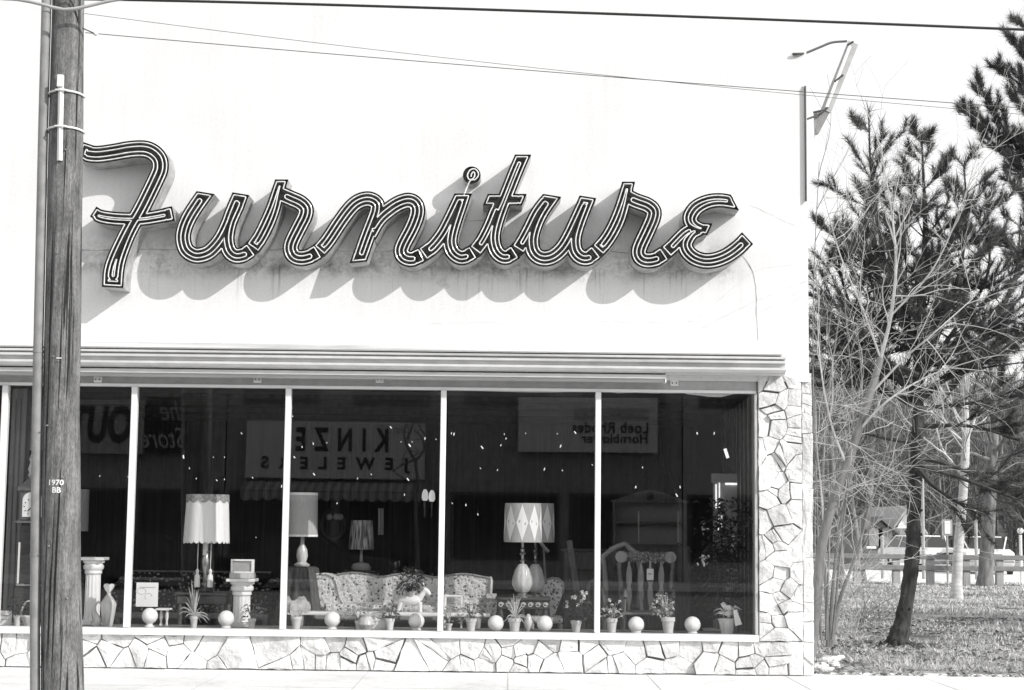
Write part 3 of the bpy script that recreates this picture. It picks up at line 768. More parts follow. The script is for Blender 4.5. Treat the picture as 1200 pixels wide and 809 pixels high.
dp = thing('corner_pipe', 'dark vertical pipe strip along the upper right wall corner', 'pipe', P(944,236,-.02))
MB().tube([P(943.6,101,-.03),P(944.6,236,-.03)], .011, 8).build('pipe', 'darkmetal', dp, True)
MB().box(P(943.6,170,0).x-.02, P(943.6,170,0).x+.0, -.018, -.003, P(944,236,0).z, P(944,101,0).z).build('backing_strip', 'whitemetal', dp)
#@@INTERIOR@@
# ------------------------------------------------------------------ goods on the window ledge
def globe(px, py, lab):
    Y = .36; c = P(px, py, Y); t = thing('globe_lamp', lab, 'globe lamp', (c.x, Y, ZL), 'white globe lamps along the window ledge')
    r_ = 9.3/S(Y)
    MB().ball((c.x, Y, c.z), r_, 16).build('globe', 'globe', t, True)
    h = c.z - r_*.9 - ZL
    if h > .005: MB().lathe([(.055,0),(.055,.012),(.038,.02),(.034,h*.7),(.045,h+.01)], (c.x,Y,ZL)).build('base', 'ceramic', t, True)
for px, py, lab in ((175.5,722,'white globe lamp under the white notice card'), (265,725,'white globe lamp left of the white pedestal with a picture box'),
    (389.5,726,'white globe lamp in front of the left arm of the floral sofa'), (488,728,'white globe lamp in front of the donkey planter'),
    (581,730.5,'white globe lamp left of the carved table with the diamond lamp'), (638.5,731,'white globe lamp in front of the small floral chair'),
    (745.5,732,'white globe lamp in front of the rocking chair'), (811.5,732,'white globe lamp at the foot of the tall dark plant')):
    globe(px, py, lab)
def plant(px, pw, ph, hh, ww, style, lab, Y=.34, leafm='leaf', potm='terracotta', cat='potted plant', pyb=None, dx=0, n=None):
    k = S(Y); c = P(px, 735, Y); zb = ZL if pyb is None else P(px, pyb, Y).z
    c = Vector((c.x, Y, zb)); t = thing('potted_plant', lab, cat, c)
    pw, ph, hh, ww = pw/k, ph/k, hh/k, ww/k
    MB().lathe([(pw*.36,0),(pw*.47,ph*.72),(pw*.54,ph*.74),(pw*.54,ph),(pw*.46,ph),(pw*.44,ph*.9)], c, 18).build('pot', potm, t, True)
    f = MB(); top = c + Vector((0,0,ph*.95)); rr = rnd
    if style == 'bush':
        for i in range(n or 90):
            a = rr.uniform(0, 6.28); u = rr.random()**.5; p = top + Vector((dx/k+math.cos(a)*ww/2*u, math.sin(a)*ww/2*u*.7, hh*rr.uniform(.05,1)*(1-.45*u)))
            f.leaf(p, Vector((math.cos(a), math.sin(a), rr.uniform(-.4,.8))), rr.uniform(.04,.075), rr.uniform(.02,.04))
        for i in range(10):
            a = rr.uniform(0, 6.28); f.tube([top, top+Vector((math.cos(a)*ww*.25+dx/k*.6, math.sin(a)*ww*.2, hh*rr.uniform(.4,.8)))], .003, 4)
    elif style == 'spiky':
        for i in range(n or 34):
            a = rr.uniform(0, 6.28); e = rr.uniform(.2,1.4); L = hh*rr.uniform(.6,1.15); pts_ = []
            for q in range(5):
                u = q/4; pts_.append(top + Vector((math.cos(a)*ww*.6*u*math.cos(e), math.sin(a)*ww*.4*u*math.cos(e), L*(u*math.sin(e)*1.2 - u*u*.55*math.cos(e)))))
            f.tube(pts_, [.006,.008,.007,.005,.001], 4)
    elif style == 'pads':
        for i in range(n or 7):
            x = (i/((n or 7)-1)-.5)*ww*.8; z = hh*rr.uniform(.3,.62); L = hh*rr.uniform(.3,.42); W = ww*rr.uniform(.13,.2)
            cc = top + Vector((x, rr.uniform(-.03,.03), z)); pol = [(cc.x+W*math.cos(q*.524)+z*0, cc.z+L*math.sin(q*.524)*(.8 if math.sin(q*.524)<0 else 1)) for q in range(12)]
            f.prism(pol, cc.y-.008, cc.y+.008); f.tube([top, cc], .008, 5)
    fo = f.build('foliage', leafm, t)
    return t, top, hh, ww
def petals(t, top, hh, ww, n, m_='petal'):
    f = MB()
    for i in range(n):
        p = top + Vector((rnd.uniform(-.4,.4)*ww, -rnd.uniform(0,.3)*ww, hh*rnd.uniform(.45,1)))
        for q in range(6):
            a = q*1.047; f.leaf(p, Vector((math.cos(a), -.4, math.sin(a))), .028, .022, .1)
    f.build('flowers', m_, t)
plant(227, 9, 13, 36, 34, 'spiky', 'spiky drooping potted plant below the large scalloped lamp', leafm='leaf_pale')
plant(295, 9, 11, 24, 22, 'bush', 'small dark leaved potted plant right of the white pedestal', n=50)
plant(347, 12, 14, 26, 28, 'pads', 'pale potted cactus with broad paddle shaped pads behind the second mullion', leafm='leaf_pale')
t_ = plant(421, 10, 10, 26, 24, 'bush', 'leafy potted plant beside a cluster of pale china ornaments', dx=-4, n=60, leafm='leaf_pale')
t_ = plant(457, 10, 13, 24, 18, 'bush', 'flowering plant in a tall white pot right of the white china box', potm='ceramic', n=60); petals(*t_, 7)
t_ = plant(552, 12, 14, 24, 26, 'bush', 'white flowering plant in a clay pot left of a globe lamp under the sofa end', n=60); petals(*t_, 9)
plant(603, 14, 15, 34, 30, 'spiky', 'spiky aloe in a wide clay pot before the carved lamp table', leafm='leaf_pale', n=26)
t_ = plant(675, 12, 13, 34, 30, 'bush', 'tall bushy plant with white bow ribbon in front of the dark chest', n=120, leafm='leaf_dark'); petals(*t_, 12)
t_ = plant(717, 12, 16, 22, 24, 'bush', 'small flowering plant in a clay pot at the rocking chair runner', n=45, leafm='leaf_pale'); petals(*t_, 5)
t_ = plant(783, 15, 18, 34, 22, 'bush', 'tall variegated plant with pale crown leaning left in its pot before the rocker', dx=-7, n=110, leafm='leaf_pale')
plant(526, 8, 8, 30, 26, 'bush', 'loose pale trailing potted plant right of the middle mullion', n=45, leafm='leaf_pale')
plant(20, 9, 12, 26, 22, 'bush', 'dark leafy potted plant beside the grandfather clock base', n=60, leafm='leaf_dark')
# foil wrapped pot with paper bow
Y = .34; c = P(852, 735, Y); t = thing('wrapped_pot', 'foil wrapped flower pot with a pale paper bow at the right end of the ledge', 'gift plant', (c.x, Y, ZL))
MB().lathe([(.06,0),(.085,.13),(.10,.16),(.08,.17)], (c.x,Y,ZL), 22, .10, 9).build('pot', 'terracotta', t, True)
f = MB()
for i in range(26):
    a = rnd.uniform(0,6.28); f.leaf(Vector((c.x+rnd.uniform(-.05,.05), Y-.02, ZL+.17+rnd.uniform(0,.1))), Vector((math.cos(a), -.3, abs(math.sin(a))+.2)), .13, .07, .3)
f.build('wrapping', 'petal', t)
q = P(862, 722, Y-.08); MB().prism([(q.x-.03,q.z+.06),(q.x+.01,q.z+.07),(q.x+.07,q.z-.09),(q.x-.005,q.z-.11)], Y-.10, Y-.095).build('ribbon', 'paper', t)
# heart topped vase and companions at the left
Y = .36; c = P(126, 735, Y); t = thing('vase', 'pale glass vase with a heart shaped stopper beside the left pedestal', 'vase', (c.x, Y, ZL))
k = S(Y); MB().lathe([(5/k,0),(6/k,2/k),(8.5/k,18/k),(9.5/k,26/k),(5/k,33/k),(2.5/k,36/k),(2.2/k,38/k)], (c.x,Y,ZL), 20).build('body', 'ceramic_fl', t, True)
z0 = ZL+37/k; hp = [(0,0),(3.8,5),(5.8,9),(5.2,11.5),(3,12),(.2,10.6),(-2.6,12),(-5,11.5),(-5.6,9),(-3.8,5)]
MB().prism([(c.x+x/k, z0+z/k) for x, z in hp], Y-.03, Y+.03).build('stopper', 'ceramic', t)
c = P(112, 735, Y); t = thing('ornament_bird', 'slim pale china swan ornament between vase and left pedestal', 'ornament', (c.x, Y, ZL))
MB().tube(catmull([(c.x-.01,Y,ZL+.005),(c.x+.02,Y,ZL+.06),(c.x-.02,Y,ZL+.14),(c.x-.015,Y,ZL+.22),(c.x+.02,Y,ZL+.27),(c.x+.05,Y,ZL+.25)],.02), [.05 if i<4 else .05*max(.25,1-(i-3)*.09) for i in range(len(catmull([(c.x-.01,Y,ZL+.005),(c.x+.02,Y,ZL+.06),(c.x-.02,Y,ZL+.14),(c.x-.015,Y,ZL+.22),(c.x+.02,Y,ZL+.27),(c.x+.05,Y,ZL+.25)],.02)))], 10).build('body', 'ceramic_fl', t, True)
c = P(33, 733, Y); t = thing('ornament_basket', 'pale woven handled basket standing in front of the grandfather clock', 'basket', (c.x, Y, ZL))
MB().lathe([(.05,0),(.09,.10),(.085,.11),(.05,.02)], (c.x,Y,ZL), 18).build('basket', 'ceramic_fl', t, True)
MB().tube([(c.x+.085*math.cos(a), Y, ZL+.10+.17*math.sin(a)) for a in [math.pi*i/12 for i in range(13)]], .012, 8).build('handle', 'ceramic_fl', t, True)
# notice card on a stand, tiny table
Y = .55; a, b2 = P(159,711,Y), P(185.5,683,Y); t = thing('notice_card', 'white notice card with a grey sketch standing above a globe', 'card', ((a.x+b2.x)/2, Y, ZL))
MB().box(a.x, b2.x, Y, Y+.012, a.z, b2.z).build('card', 'paper', t)
MB().tube([((a.x+b2.x)/2, Y+.03, ZL),((a.x+b2.x)/2, Y+.02, b2.z-.05)], .008, 6).build('easel_leg', 'darkmetal', t)
sk = MB(); q = P(165,690,Y)
sk.tube([(q.x+.05*math.cos(i*.5)+.01, Y-.001, q.z-.03+.035*math.sin(i*.5)) for i in range(14)], .0022, 4)
sk.tube([(q.x+.09+.04*math.cos(i*.5), Y-.001, q.z-.09+.04*math.sin(i*.5)) for i in range(9)], .0022, 4)
sk.box(a.x+.04, b2.x-.03, Y-.003, Y-.001, b2.z-.055, b2.z-.05); sk.build('sketch', 'lightink', t)
Y = .62; a, b2 = P(186,715,Y), P(200,712.5,Y); t = thing('side_table', 'tiny white side table right of the notice card', 'table', ((a.x+b2.x)/2, Y, ZL))
MB().rbox(a.x-.02, b2.x, Y-.1, Y+.1, a.z, a.z+.02, .006).build('tabletop', 'paper', t)
for x in (a.x+.03, b2.x-.04): MB().lathe([(.022,0),(.012,.04),(.02,.1),(.014,a.z-ZL)], (x,Y,ZL), 10).build('leg', 'ceramic', t, True)
Y = .4; a, b2 = P(-3,733,Y), P(14,716,Y); t = thing('price_card', 'small white printed card leaning at the left end of the ledge', 'card', ((a.x+b2.x)/2, Y, ZL))
MB().box(a.x, b2.x, Y, Y+.008, ZL, b2.z).build('card', 'paper', t)
pm = MB(); pm.box(a.x+.04, b2.x-.03, Y-.003, Y-.001, b2.z-.06, b2.z-.045); pm.box(a.x+.04, b2.x-.03, Y-.003, Y-.001, b2.z-.10, b2.z-.09); pm.build('printing', 'lightink', t)
# china cluster
Y = .46
a, b2 = P(434,739,Y), P(453,725,Y); t = thing('china_box', 'white china box with faint flowers between two plants', 'box', ((a.x+b2.x)/2, Y, ZL))
MB().rbox(a.x, b2.x, Y-.06, Y+.06, ZL, b2.z, .008).build('box', 'ceramic', t); MB().rbox(a.x+.01, b2.x-.02, Y-.05, Y+.05, b2.z+.002, b2.z+.07, .02).build('lid', 'ceramic', t)
a = P(429,735,.3); t = thing('pitcher', 'low round mottled china pitcher left of the white box', 'pitcher', (a.x, .3, ZL))
MB().lathe([(.05,0),(.095,.06),(.08,.12),(.06,.14),(.07,.16)], (a.x,.3,ZL), 20).build('body', 'ceramic_fl', t, True)
MB().tube([(a.x+.08+.04*math.sin(i*.4), .3, ZL+.05+.012*i) for i in range(8)], .009, 6).build('handle', 'ceramic_fl', t, True)
a = P(571,735,.5)
t = thing('bud_vase', 'egg shaped mottled china ornament leaning by the carved table', 'ornament', (P(619,735,.4).x, .4, ZL))
MB().lathe([(.02,0),(.045,.05),(.05,.1),(.03,.17),(.01,.19)], (P(619,735,.4).x,.4,ZL), 16).build('body', 'ceramic_fl', t, True)

# ------------------------------------------------------------------ pedestals
def pedestal(px, ptop, wtop, wsh, lab):
    Y = .62; k = S(Y); c = P(px, 735, Y); zt = P(px, ptop, Y).z; t = thing('pedestal', lab, 'pedestal', (c.x, Y, ZL)); H = zt-ZL; w2 = wtop/k/2
    MB().rbox(c.x-w2, c.x+w2, Y-w2, Y+w2, zt-.035, zt, .008).build('top_slab', 'ceramic', t)
    r_ = wsh/k/2
    MB().lathe([(w2*.86,H-.037),(w2*.86,H-.06),(w2*.7,H-.075),(w2*.82,H-.10),(w2*.8,H-.13),(r_*1.15,H-.15),(r_*1.2,H-.18),(r_*1.0,H-.20)][::-1], (c.x,Y,ZL), 20).build('capital', 'ceramic', t, True)
    MB().lathe([(r_*1.1,.06),(r_*1.02,.12),(r_*.98,H-.2)], (c.x,Y,ZL), 48, .05, 14).build('shaft', 'ceramic', t, True)
    MB().rbox(c.x-w2*.8, c.x+w2*.8, Y-w2*.8, Y+w2*.8, ZL, ZL+.06, .008).build('plinth', 'ceramic', t)
    return c, zt
pedestal(107, 653, 29, 17, 'white column pedestal just right of the utility pole')
c, zt = pedestal(282.5, 678, 33, 19, 'white column pedestal carrying a small picture box')
Y = .62; t = thing('picture_box', 'small framed picture box standing on the white pedestal', 'picture box', (c.x, Y, zt)); k = S(Y)
MB().rbox(c.x-14/k, c.x+14/k, Y-.08, Y+.08, zt+.002, zt+6/k, .006).build('base', 'ceramic_fl', t)
z0, z1_ = zt+6/k+.002, zt+22/k
fr = MB(); x0, x1 = c.x-13.5/k, c.x+13.5/k
fr.box(x0,x1,Y-.03,Y,z0,z0+.018); fr.box(x0,x1,Y-.03,Y,z1_-.018,z1_); fr.box(x0,x0+.018,Y-.03,Y,z0+.0182,z1_-.0182); fr.box(x1-.03,x1,Y-.03,Y,z0+.0182,z1_-.0182); fr.build('frame', 'paper', t)
MB().box(x0+.018, x1-.03, Y-.012, Y-.002, z0+.018, z1_-.018).build('picture', 'lightink', t)

# ------------------------------------------------------------------ lamps
def shade_drum(c, r0, r1, h, n=80, flute=0, nf=0, scal=0, ns=0):
    mb = MB(); vs = []; fs = []; m = 6
    for i in range(m+1):
        u = i/m; r_ = r0+(r1-r0)*u
        for k in range(n):
            a = 2*math.pi*k/n; rr = r_*(1+flute*abs(math.cos(nf*a/2))); z = h*u - (scal*abs(math.cos(ns*a/2)) if i == 0 else 0)
            vs.append((c[0]+rr*math.cos(a), c[1]+rr*math.sin(a), c[2]+z))
    for i in range(m):
        for k in range(n): fs.append((i*n+k, i*n+(k+1)%n, (i+1)*n+(k+1)%n, (i+1)*n+k))
    o = len(vs); vs += [((v[0]-c[0])*.97+c[0], (v[1]-c[1])*.97+c[1], v[2]) for v in vs]; fs += [tuple(q+o for q in f)[::-1] for f in fs]
    for k in range(n): fs.append((k, (k+1)%n, (k+1)%n+o, k+o)); q = m*n; fs.append((q+k, q+k+o, q+(k+1)%n+o, q+(k+1)%n))
    return mb.raw(vs, fs)
def sidetable(px, ytop, ybot_z, Y, w_, lab, mat_='wood_dark', carve=False):
    k = S(Y); zt = P(px, ytop, Y).z; x = P(px, ytop, Y).x; t = thing('side_table', lab, 'table', (x, Y, ZF)); w_ /= k
    MB().rbox(x-w_/2, x+w_/2, Y-w_*.35, Y+w_*.35, zt-.03, zt, .01).build('tabletop', mat_, t)
    ap = MB().rbox(x-w_*.46, x+w_*.46, Y-w_*.31, Y+w_*.31, zt-.13, zt-.031, .01).build('apron', mat_, t)
    if carve:
        cv = MB()
        for i in range(7):
            xx = x-w_*.4+i*w_*.133; pts_ = [(xx+.03*math.cos(a)*(1-a/14), Y-w_*.31-.006, zt-.08+.03*math.sin(a)*(1-a/14)) for a in [q*.5 for q in range(18)]]
            cv.tube(pts_, .007, 5)
        cv.build('carving', 'ceramic_fl', ap, True)
    for sx in (-1,1):
        for sy in (-1,1):
            MB().lathe([(.018,0),(.03,.05),(.018,.15),(.032,zt-ZF-.2),(.02,zt-ZF-.13)], (x+sx*w_*.4, Y+sy*w_*.26, ZF), 10).build('leg', mat_, t, True)
    return x, zt
# scalloped lamp
Y = .98; k = S(Y); x, zt = sidetable(240, 694, 0, Y, 62, 'dark side table under the large scalloped lamp')
t = thing('table_lamp', 'large white scalloped lamp shade with ornate brass stem and hanging tassels', 'lamp', (x, Y, zt))
z0, z1_ = P(240,634,Y).z, P(240,580,Y).z
sh = shade_drum((x,Y,z0), 26/k, 23.5/k, z1_-z0, 96, .03, 9, 3/k, 24).build('lamp_shade', 'shade', t)
shade_drum((x,Y,z1_-.065), 24.6/k, 24.2/k, .068, 72, .03, 12, .03, 12).build('trim', 'shade_trim', sh)
h = z0-zt
MB().lathe([(.10,0),(.11,.02),(.05,.06),(.09,.09),(.03,.13),(.025,.2),(.045,.26),(.055,.36),(.03,.44),(.05,.46),(.022,.48),(.022,.52),(.045,.6),(.02,.64),(.018,h*1.0)], (x,Y,zt+.002), 18).build('base', 'brass', t, True)
MB().tube([(x-.004,Y-.02,zt+h*.72),(x-.004,Y-.02,z0+.1)], .032, 10).build('candle_sleeve', 'ceramic', t, True)
for sx in (-1, 1):
    ts = MB().tube([(x+sx*.075,Y-.1,z0+.05),(x+sx*.075,Y-.1,zt+.25)], .004, 5); ts.lathe([(.035,0),(.032,.13),(.016,.15),(.022,.19),(.008,.21)], (x+sx*.075, Y-.1, zt+.06), 12); ts.build('tassel', 'shade', t, True)
# grey drum lamp
Y = 1.45; k = S(Y); x = P(353,690,Y).x; zt = P(353,690,Y).z
t = thing('draped_table', 'round table hung with a dark patterned cloth under the grey drum lamp', 'table', (x, Y, ZF))
zt = P(353,664,Y).z
MB().lathe([(.36,0),(.33,.2),(.26,.5),(.19,zt-ZF-.02),(.16,zt-ZF)], (x,Y,ZF), 60, .06, 11).build('cloth', 'drape', t, True)
for i in range(3):
    pass
t = thing('table_lamp', 'grey woven drum lamp half behind the second mullion', 'lamp', (x, Y, zt))
z0, z1_ = P(353,629,Y).z, P(353,578,Y).z
sh = shade_drum((x,Y,z0), 17.5/k, 16.5/k, z1_-z0).build('lamp_shade', 'shade_grey', t, True)
for zz_, h_ in ((z0,.025),(z1_-.025,.03)): shade_drum((x,Y,zz_), 17.7/k if zz_ == z0 else 16.8/k, 17.6/k if zz_ == z0 else 16.7/k, h_).build('trim', 'shade', sh, True)
MB().lathe([(.09,0),(.10,.02),(.05,.05),(.07,.12),(.06,.2),(.025,.26),(.02,z0-zt+.05)], (x,Y,zt+.002), 16).build('base', 'ceramic_fl', t, True)
# lamp in plastic
Y = 2.95; k = S(Y); x = P(423,660,Y).x; zt = P(423,664,Y).z
x, zt = sidetable(423, 668, 0, Y, 40, 'dark table behind the floral sofa', 'wood_dark')
t = thing('table_lamp', 'lamp with a crinkled plastic wrapped shade behind the floral sofa', 'lamp', (x, Y, zt))
z0, z1_ = P(423,644,Y).z, P(423,610,Y).z
shade_drum((x,Y,z0), 15/k, 12.5/k, z1_-z0, 60, .02, 22).build('lamp_shade', 'wrapped', t, True)
MB().lathe([(.12,0),(.13,.03),(.10,.08),(.02,.1),(.018,z0-zt+.05)], (x,Y,zt+.002), 16).build('base', 'greymetal', t, True)
# diamond lamp and its twin behind
def diamond(px, Y, lab, xs, zt):
    k = S(Y); c = P(px, 690, Y); t = thing('table_lamp', lab, 'lamp', (c.x, Y, zt)); z0, z1_ = P(px,635.5,Y).z, P(px,590,Y).z
    sh = shade_drum((c.x,Y,z0), 22/k, 21/k, z1_-z0).build('lamp_shade', 'shade_grey', t, True)
    dm = MB(); H = z1_-z0; nd = 9
    for i in range(nd):
        a = math.pi*1.5 + (i-.06)*2*math.pi/nd; da = math.pi/nd*.92; vs = []
        rows = 9
        for q in range(rows):
            u = q/(rows-1); wd_ = da*(1-abs(2*u-1)); r_ = (22-(1)*u)/k*1.012
            for s_ in (-1, 0, 1): vs.append((c.x+r_*math.cos(a+s_*wd_), Y+r_*math.sin(a+s_*wd_), z0+.012+(H-.024)*u))
        fs = []
        for q in range(rows-1):
            for s_ in (0, 1): fs.append((q*3+s_, q*3+s_+1, q*3+s_+4, q*3+s_+3))
        dm.raw(vs, fs)
    dm.build('diamonds', 'shade', sh)
    gb = P(px-1,695,Y).z; gt = P(px-1,661,Y).z; h = gt-gb
    MB().lathe([(.05,0),(.085,h*.08),(.118,h*.3),(.115,h*.5),(.085,h*.8),(.05,h*.97),(.03,h)], (c.x,Y,gb), 40, .03, 12).build('body', 'ceramic_fl', t, True)
    MB().lathe([(.10,0),(.10,.015),(.06,.03),(.07,max(.04,gb-zt))], (c.x,Y,zt+.002), 20).build('foot', 'brass', t, True)
    ph = z0-gt
    MB().lathe([(.03,0),(.02,.02),(.035,.04),(.015,.06),(.02,.10),(.042,.12),(.02,.14),(.03,.17),(.015,.19),(.02,ph)], (c.x,Y,gt), 14).build('stem', 'brass', t, True)
x, zt = sidetable(613, 700, 0, 1.12, 64, 'carved dark table under the diamond patterned lamp', 'wood_dark', True)
diamond(612, 1.05, 'lamp with white diamonds on its shade and a gourd shaped body', 0, zt)
x2, zt2 = sidetable(627, 699, 0, 1.9, 36, 'plain dark table hidden behind the carved lamp table', 'wood_dark')
diamond(627, 1.9, 'twin diamond lamp standing half hidden behind the first', 0, zt2)
# lamp behind the pole
Y = 2.5; k = S(Y); x, zt = sidetable(84, 668, 0, Y, 40, 'dark table behind the utility pole')
t = thing('table_lamp', 'grey shaded lamp mostly hidden behind the utility pole', 'lamp', (x, Y, zt)); z0, z1_ = P(84,622.5,Y).z, P(84,573.5,Y).z
shade_drum((x,Y,z0), 17/k, 16.5/k, z1_-z0).build('lamp_shade', 'shade_grey', t, True)
MB().lathe([(.09,0),(.05,.05),(.08,.14),(.03,.24),(.02,z0-zt+.05)], (x,Y,zt+.002), 16).build('base', 'brass', t, True)

# ------------------------------------------------------------------ sofas, chairs, tables
def floral_sofa(xl, xr, Y, ztop, zseat, m_, lab, humps=True):
    w_ = xr-xl; t = thing('sofa', lab, 'sofa', ((xl+xr)/2, Y, ZF))
    bk = MB(); n = 40; poly = []
    for i in range(n+1):
        u = i/n; z = ztop-.05+(.045*abs(math.sin(u*math.pi*3))**1.5 if humps else 0); poly.append((xl+.12+u*(w_-.24), z))
    bk.prism([(xl+.12,zseat-.1)] + poly + [(xr-.12,zseat-.1)], Y+.22, Y+.40); bk.build('backrest', m_, t)
    tr = MB().tube([(p[0],Y+.22,p[1]+.008) for p in poly], .014, 6).build('top_rail', 'wood_light', t, True)
    bt = MB()
    for i in range(11):
        for j in range(3):
            xx = xl+.25+(i+.5*(j%2))*(w_-.5)/10.5; bt.ball((xx,Y+.217,zseat+.08+j*.13), .012, 6)
    bt.build('buttons', 'wood_mid', t)
    MB().rbox(xl+.16, xr-.16, Y-.42, Y+.215, zseat-.12, zseat, .05, 3).build('seat', m_, t)
    MB().rbox(xl+.05, xr-.05, Y-.44, Y+.36, zseat-.2, zseat-.121, .02).build('frame_rail', 'wood_light', t)
    for sx, xx in ((-1,xl),(1,xr)):
        a = MB(); x0, x1 = (xx, xx+.16) if sx < 0 else (xx-.16, xx)
        if humps and sx < 0:
            wing = catmull([P(x, y, Y-.3) for x, y in ((375,715),(370,700),(363,681),(364,675.5),(371,673),(381,672.5),(389,675),(394,682),(397,695),(402,706),(412,714))], .04)
            a.prism([(p.x,p.z) for p in wing], Y-.32, Y+.1); a.build('arm', m_, t)
            MB().tube([(p.x, Y-.33, p.z) for p in wing], .010, 6).build('piping', m_, t, True)
            continue
        if humps:
            a.prismx([(Y-.40,zseat-.1),(Y-.40,zseat+.06),(Y-.1,zseat+.10),(Y+.2,zseat+.12),(Y+.2,zseat-.1)], x0, x1-.04); a.build('arm', m_, t)
            MB().tube([(x1-.13,Y+.21,zseat-.1),(x1-.11,Y+.21,ztop-.08),(x1-.12,Y+.24,ztop-.04)], .026, 8).build('frame_post', 'wood_light', t, True)
            continue
        a.prismx([(Y-.42,zseat-.1),(Y-.46,zseat+.16),(Y-.36,zseat+.25),(Y-.1,zseat+.26),(Y+.15,zseat+.33),(Y+.30,ztop-.1),(Y+.30,zseat-.1)], x0, x1); a.build('arm', m_, t)
        for yy in (Y-.38, Y+.3): MB().lathe([(.02,0),(.03,.06),(.045,zseat-.2-ZF)], (xx-sx*.1,yy,ZF), 10).build('leg', 'wood_light', t, True)
    return t
Y = 1.68; xl, xr = P(364,690,Y-.4).x, P(586,690,Y+.3).x
floral_sofa(xl, xr, Y, P(470,672,Y+.3).z, P(470,708,Y-.2).z, 'floral', 'long pale floral tufted sofa in the middle of the showroom')
Y = 4.2; floral_sofa(P(138,690,Y).x, P(325,690,Y).x, Y, P(240,667,Y).z, P(240,706,Y).z, 'floral_dark', 'dark floral sofa behind the scalloped lamp', False)
# coffee table and donkey planter
Y = 1.0; a, b2 = P(338,717,Y), P(575,719,Y); zt = a.z; t = thing('coffee_table', 'long white marble topped coffee table before the floral sofa', 'table', ((a.x+b2.x)/2, Y, ZF))
MB().rbox(a.x, b2.x, Y-.14, Y+.15, zt-.03, zt+.012, .012).build('tabletop', 'ceramic', t)
for xx in (a.x+.15, b2.x-.15):
    for yy in (Y-.1, Y+.1): MB().lathe([(.03,0),(.02,.08),(.045,zt-ZF-.031)], (xx,yy,ZF), 10).build('leg', 'wood_light', t, True)
Y = 1.0; c = P(482, 716, Y); k = S(Y); zt += .014
t = thing('donkey_planter', 'white china donkey planter on the coffee table, holding a bushy plant', 'planter', (c.x, Y, zt))
d = MB(); X = lambda px: P(px, 705, Y).x; Zp = lambda py: P(482, py, Y).z
sk_ = [((X(470),Y,zt+.135),(X(492),Y,zt+.14),.062)]
d.tube([(X(467),Y,zt+.12),(X(471),Y,zt+.135),(X(480),Y,zt+.13),(X(490),Y,zt+.135),(X(493),Y,zt+.135)], [.03,.058,.064,.058,.035], 12)
for px in (470, 491):
    for sy in (-1, 1): d.tube([(X(px)+(-.0 if px<480 else .01),Y+sy*.035,zt+.11),(X(px)+(-.03 if px<480 else .02),Y+sy*.04,zt+.002)], [.028,.018], 8)
d.tube([(X(491),Y,zt+.15),(X(495),Y,zt+.21),(X(498),Y,zt+.25)], [.042,.034,.032], 10)
d.tube([(X(496),Y,zt+.26),(X(500),Y,zt+.24),(X(504),Y,zt+.20)], [.032,.034,.022], 10)
for sy in (-1, 1): d.tube([(X(497),Y+sy*.02,zt+.27),(X(495.5),Y+sy*.035,zt+.34)], [.014,.004], 6)
d.tube([(X(467),Y,zt+.14),(X(464),Y,zt+.08)], [.008,.006], 6)
for sx in (-1, 1): d.lathe([(.04,0),(.06,.10),(.066,.11),(.05,.1)], (X(481)+0*sx, Y+sx*.0, zt+.13), 16)
d.build('donkey', 'ceramic', t, True)
f = MB()
for i in range(260):
    u = Vector((rnd.gauss(0,1), rnd.gauss(0,1), rnd.gauss(0,.9))); u.normalize(); p = Vector((X(481),Y,zt+.36)) + Vector((u.x*.17,u.y*.14,u.z*.15))*rnd.uniform(.4,1)
    f.leaf(p, u+Vector((0,0,.3)), .06, .03)
f.build('foliage', 'leaf_dark', t)
# magazine stand right of the middle mullion
Y = .98; a, b2 = P(521,722,Y), P(541,699,Y); t = thing('wire_stand', 'small white framed stand just right of the middle mullion', 'stand', ((a.x+b2.x)/2, Y, ZF))
fr = MB()
for p_, q in (((a.x,b2.z),(b2.x,b2.z)),((a.x,a.z),(b2.x,a.z))): fr.tube([(p_[0],Y,p_[1]),(q[0],Y,q[1])], .012, 6); fr.tube([(p_[0],Y+.2,p_[1]),(q[0],Y+.2,q[1])], .012, 6)
fr.build('rail', 'ceramic', t, True)
for xx in (a.x, b2.x):
    for yy in (Y, Y+.2): MB().tube([(xx,yy,ZF),(xx,yy,b2.z+.012)], .012, 6).build('leg', 'ceramic', t, True)
# small floral chair
def smallchair(px, Y, lab, tilt):
    k = S(Y); c = P(px, 700, Y); zs = P(px, 722, Y).z; zt = P(px, 678, Y).z; t = thing('side_chair', lab, 'chair', (c.x, Y, ZF))
    n = 14; pl = [(-.13,0),(.10,0)] + [(.10+.05*(1-math.cos(a))*0+ .0 + (.12)*math.cos(a)-.12+.05, (zt-zs-.1)+.1*math.sin(a)) for a in [math.pi*i/n*.5 for i in range(n+1)]] + [(-.14,zt-zs-.1)]
    pl = [(-.13,0),(.11,0),(.15,(zt-zs)*.6),(.13,(zt-zs)*.85),(.06,(zt-zs)*.98),(-.02,(zt-zs)),(-.09,(zt-zs)*.94),(-.14,(zt-zs)*.78),(-.15,(zt-zs)*.5)]
    pl = [(c.x+x+tilt*z, zs+z) for x, z in pl]
    MB().prism(pl, Y+.2, Y+.27).build('backrest', 'floral', t)
    MB().tube([(x,Y+.2,z) for x, z in pl[2:]], .014, 6).build('back_frame', 'wood_light', t, True)
    MB().rbox(c.x-.2, c.x+.2, Y-.2, Y+.2, zs-.08, zs, .03).build('seat', 'floral', t)
    for sx in (-1,1):
        for sy in (-1,1): MB().lathe([(.015,0),(.022,.1),(.03,zs-ZF-.08)], (c.x+sx*.17,Y+sy*.17,ZF), 8).build('leg', 'wood_light', t, True)
smallchair(640, 1.75, 'small chair with a rounded floral back right of the diamond lamp', .22)
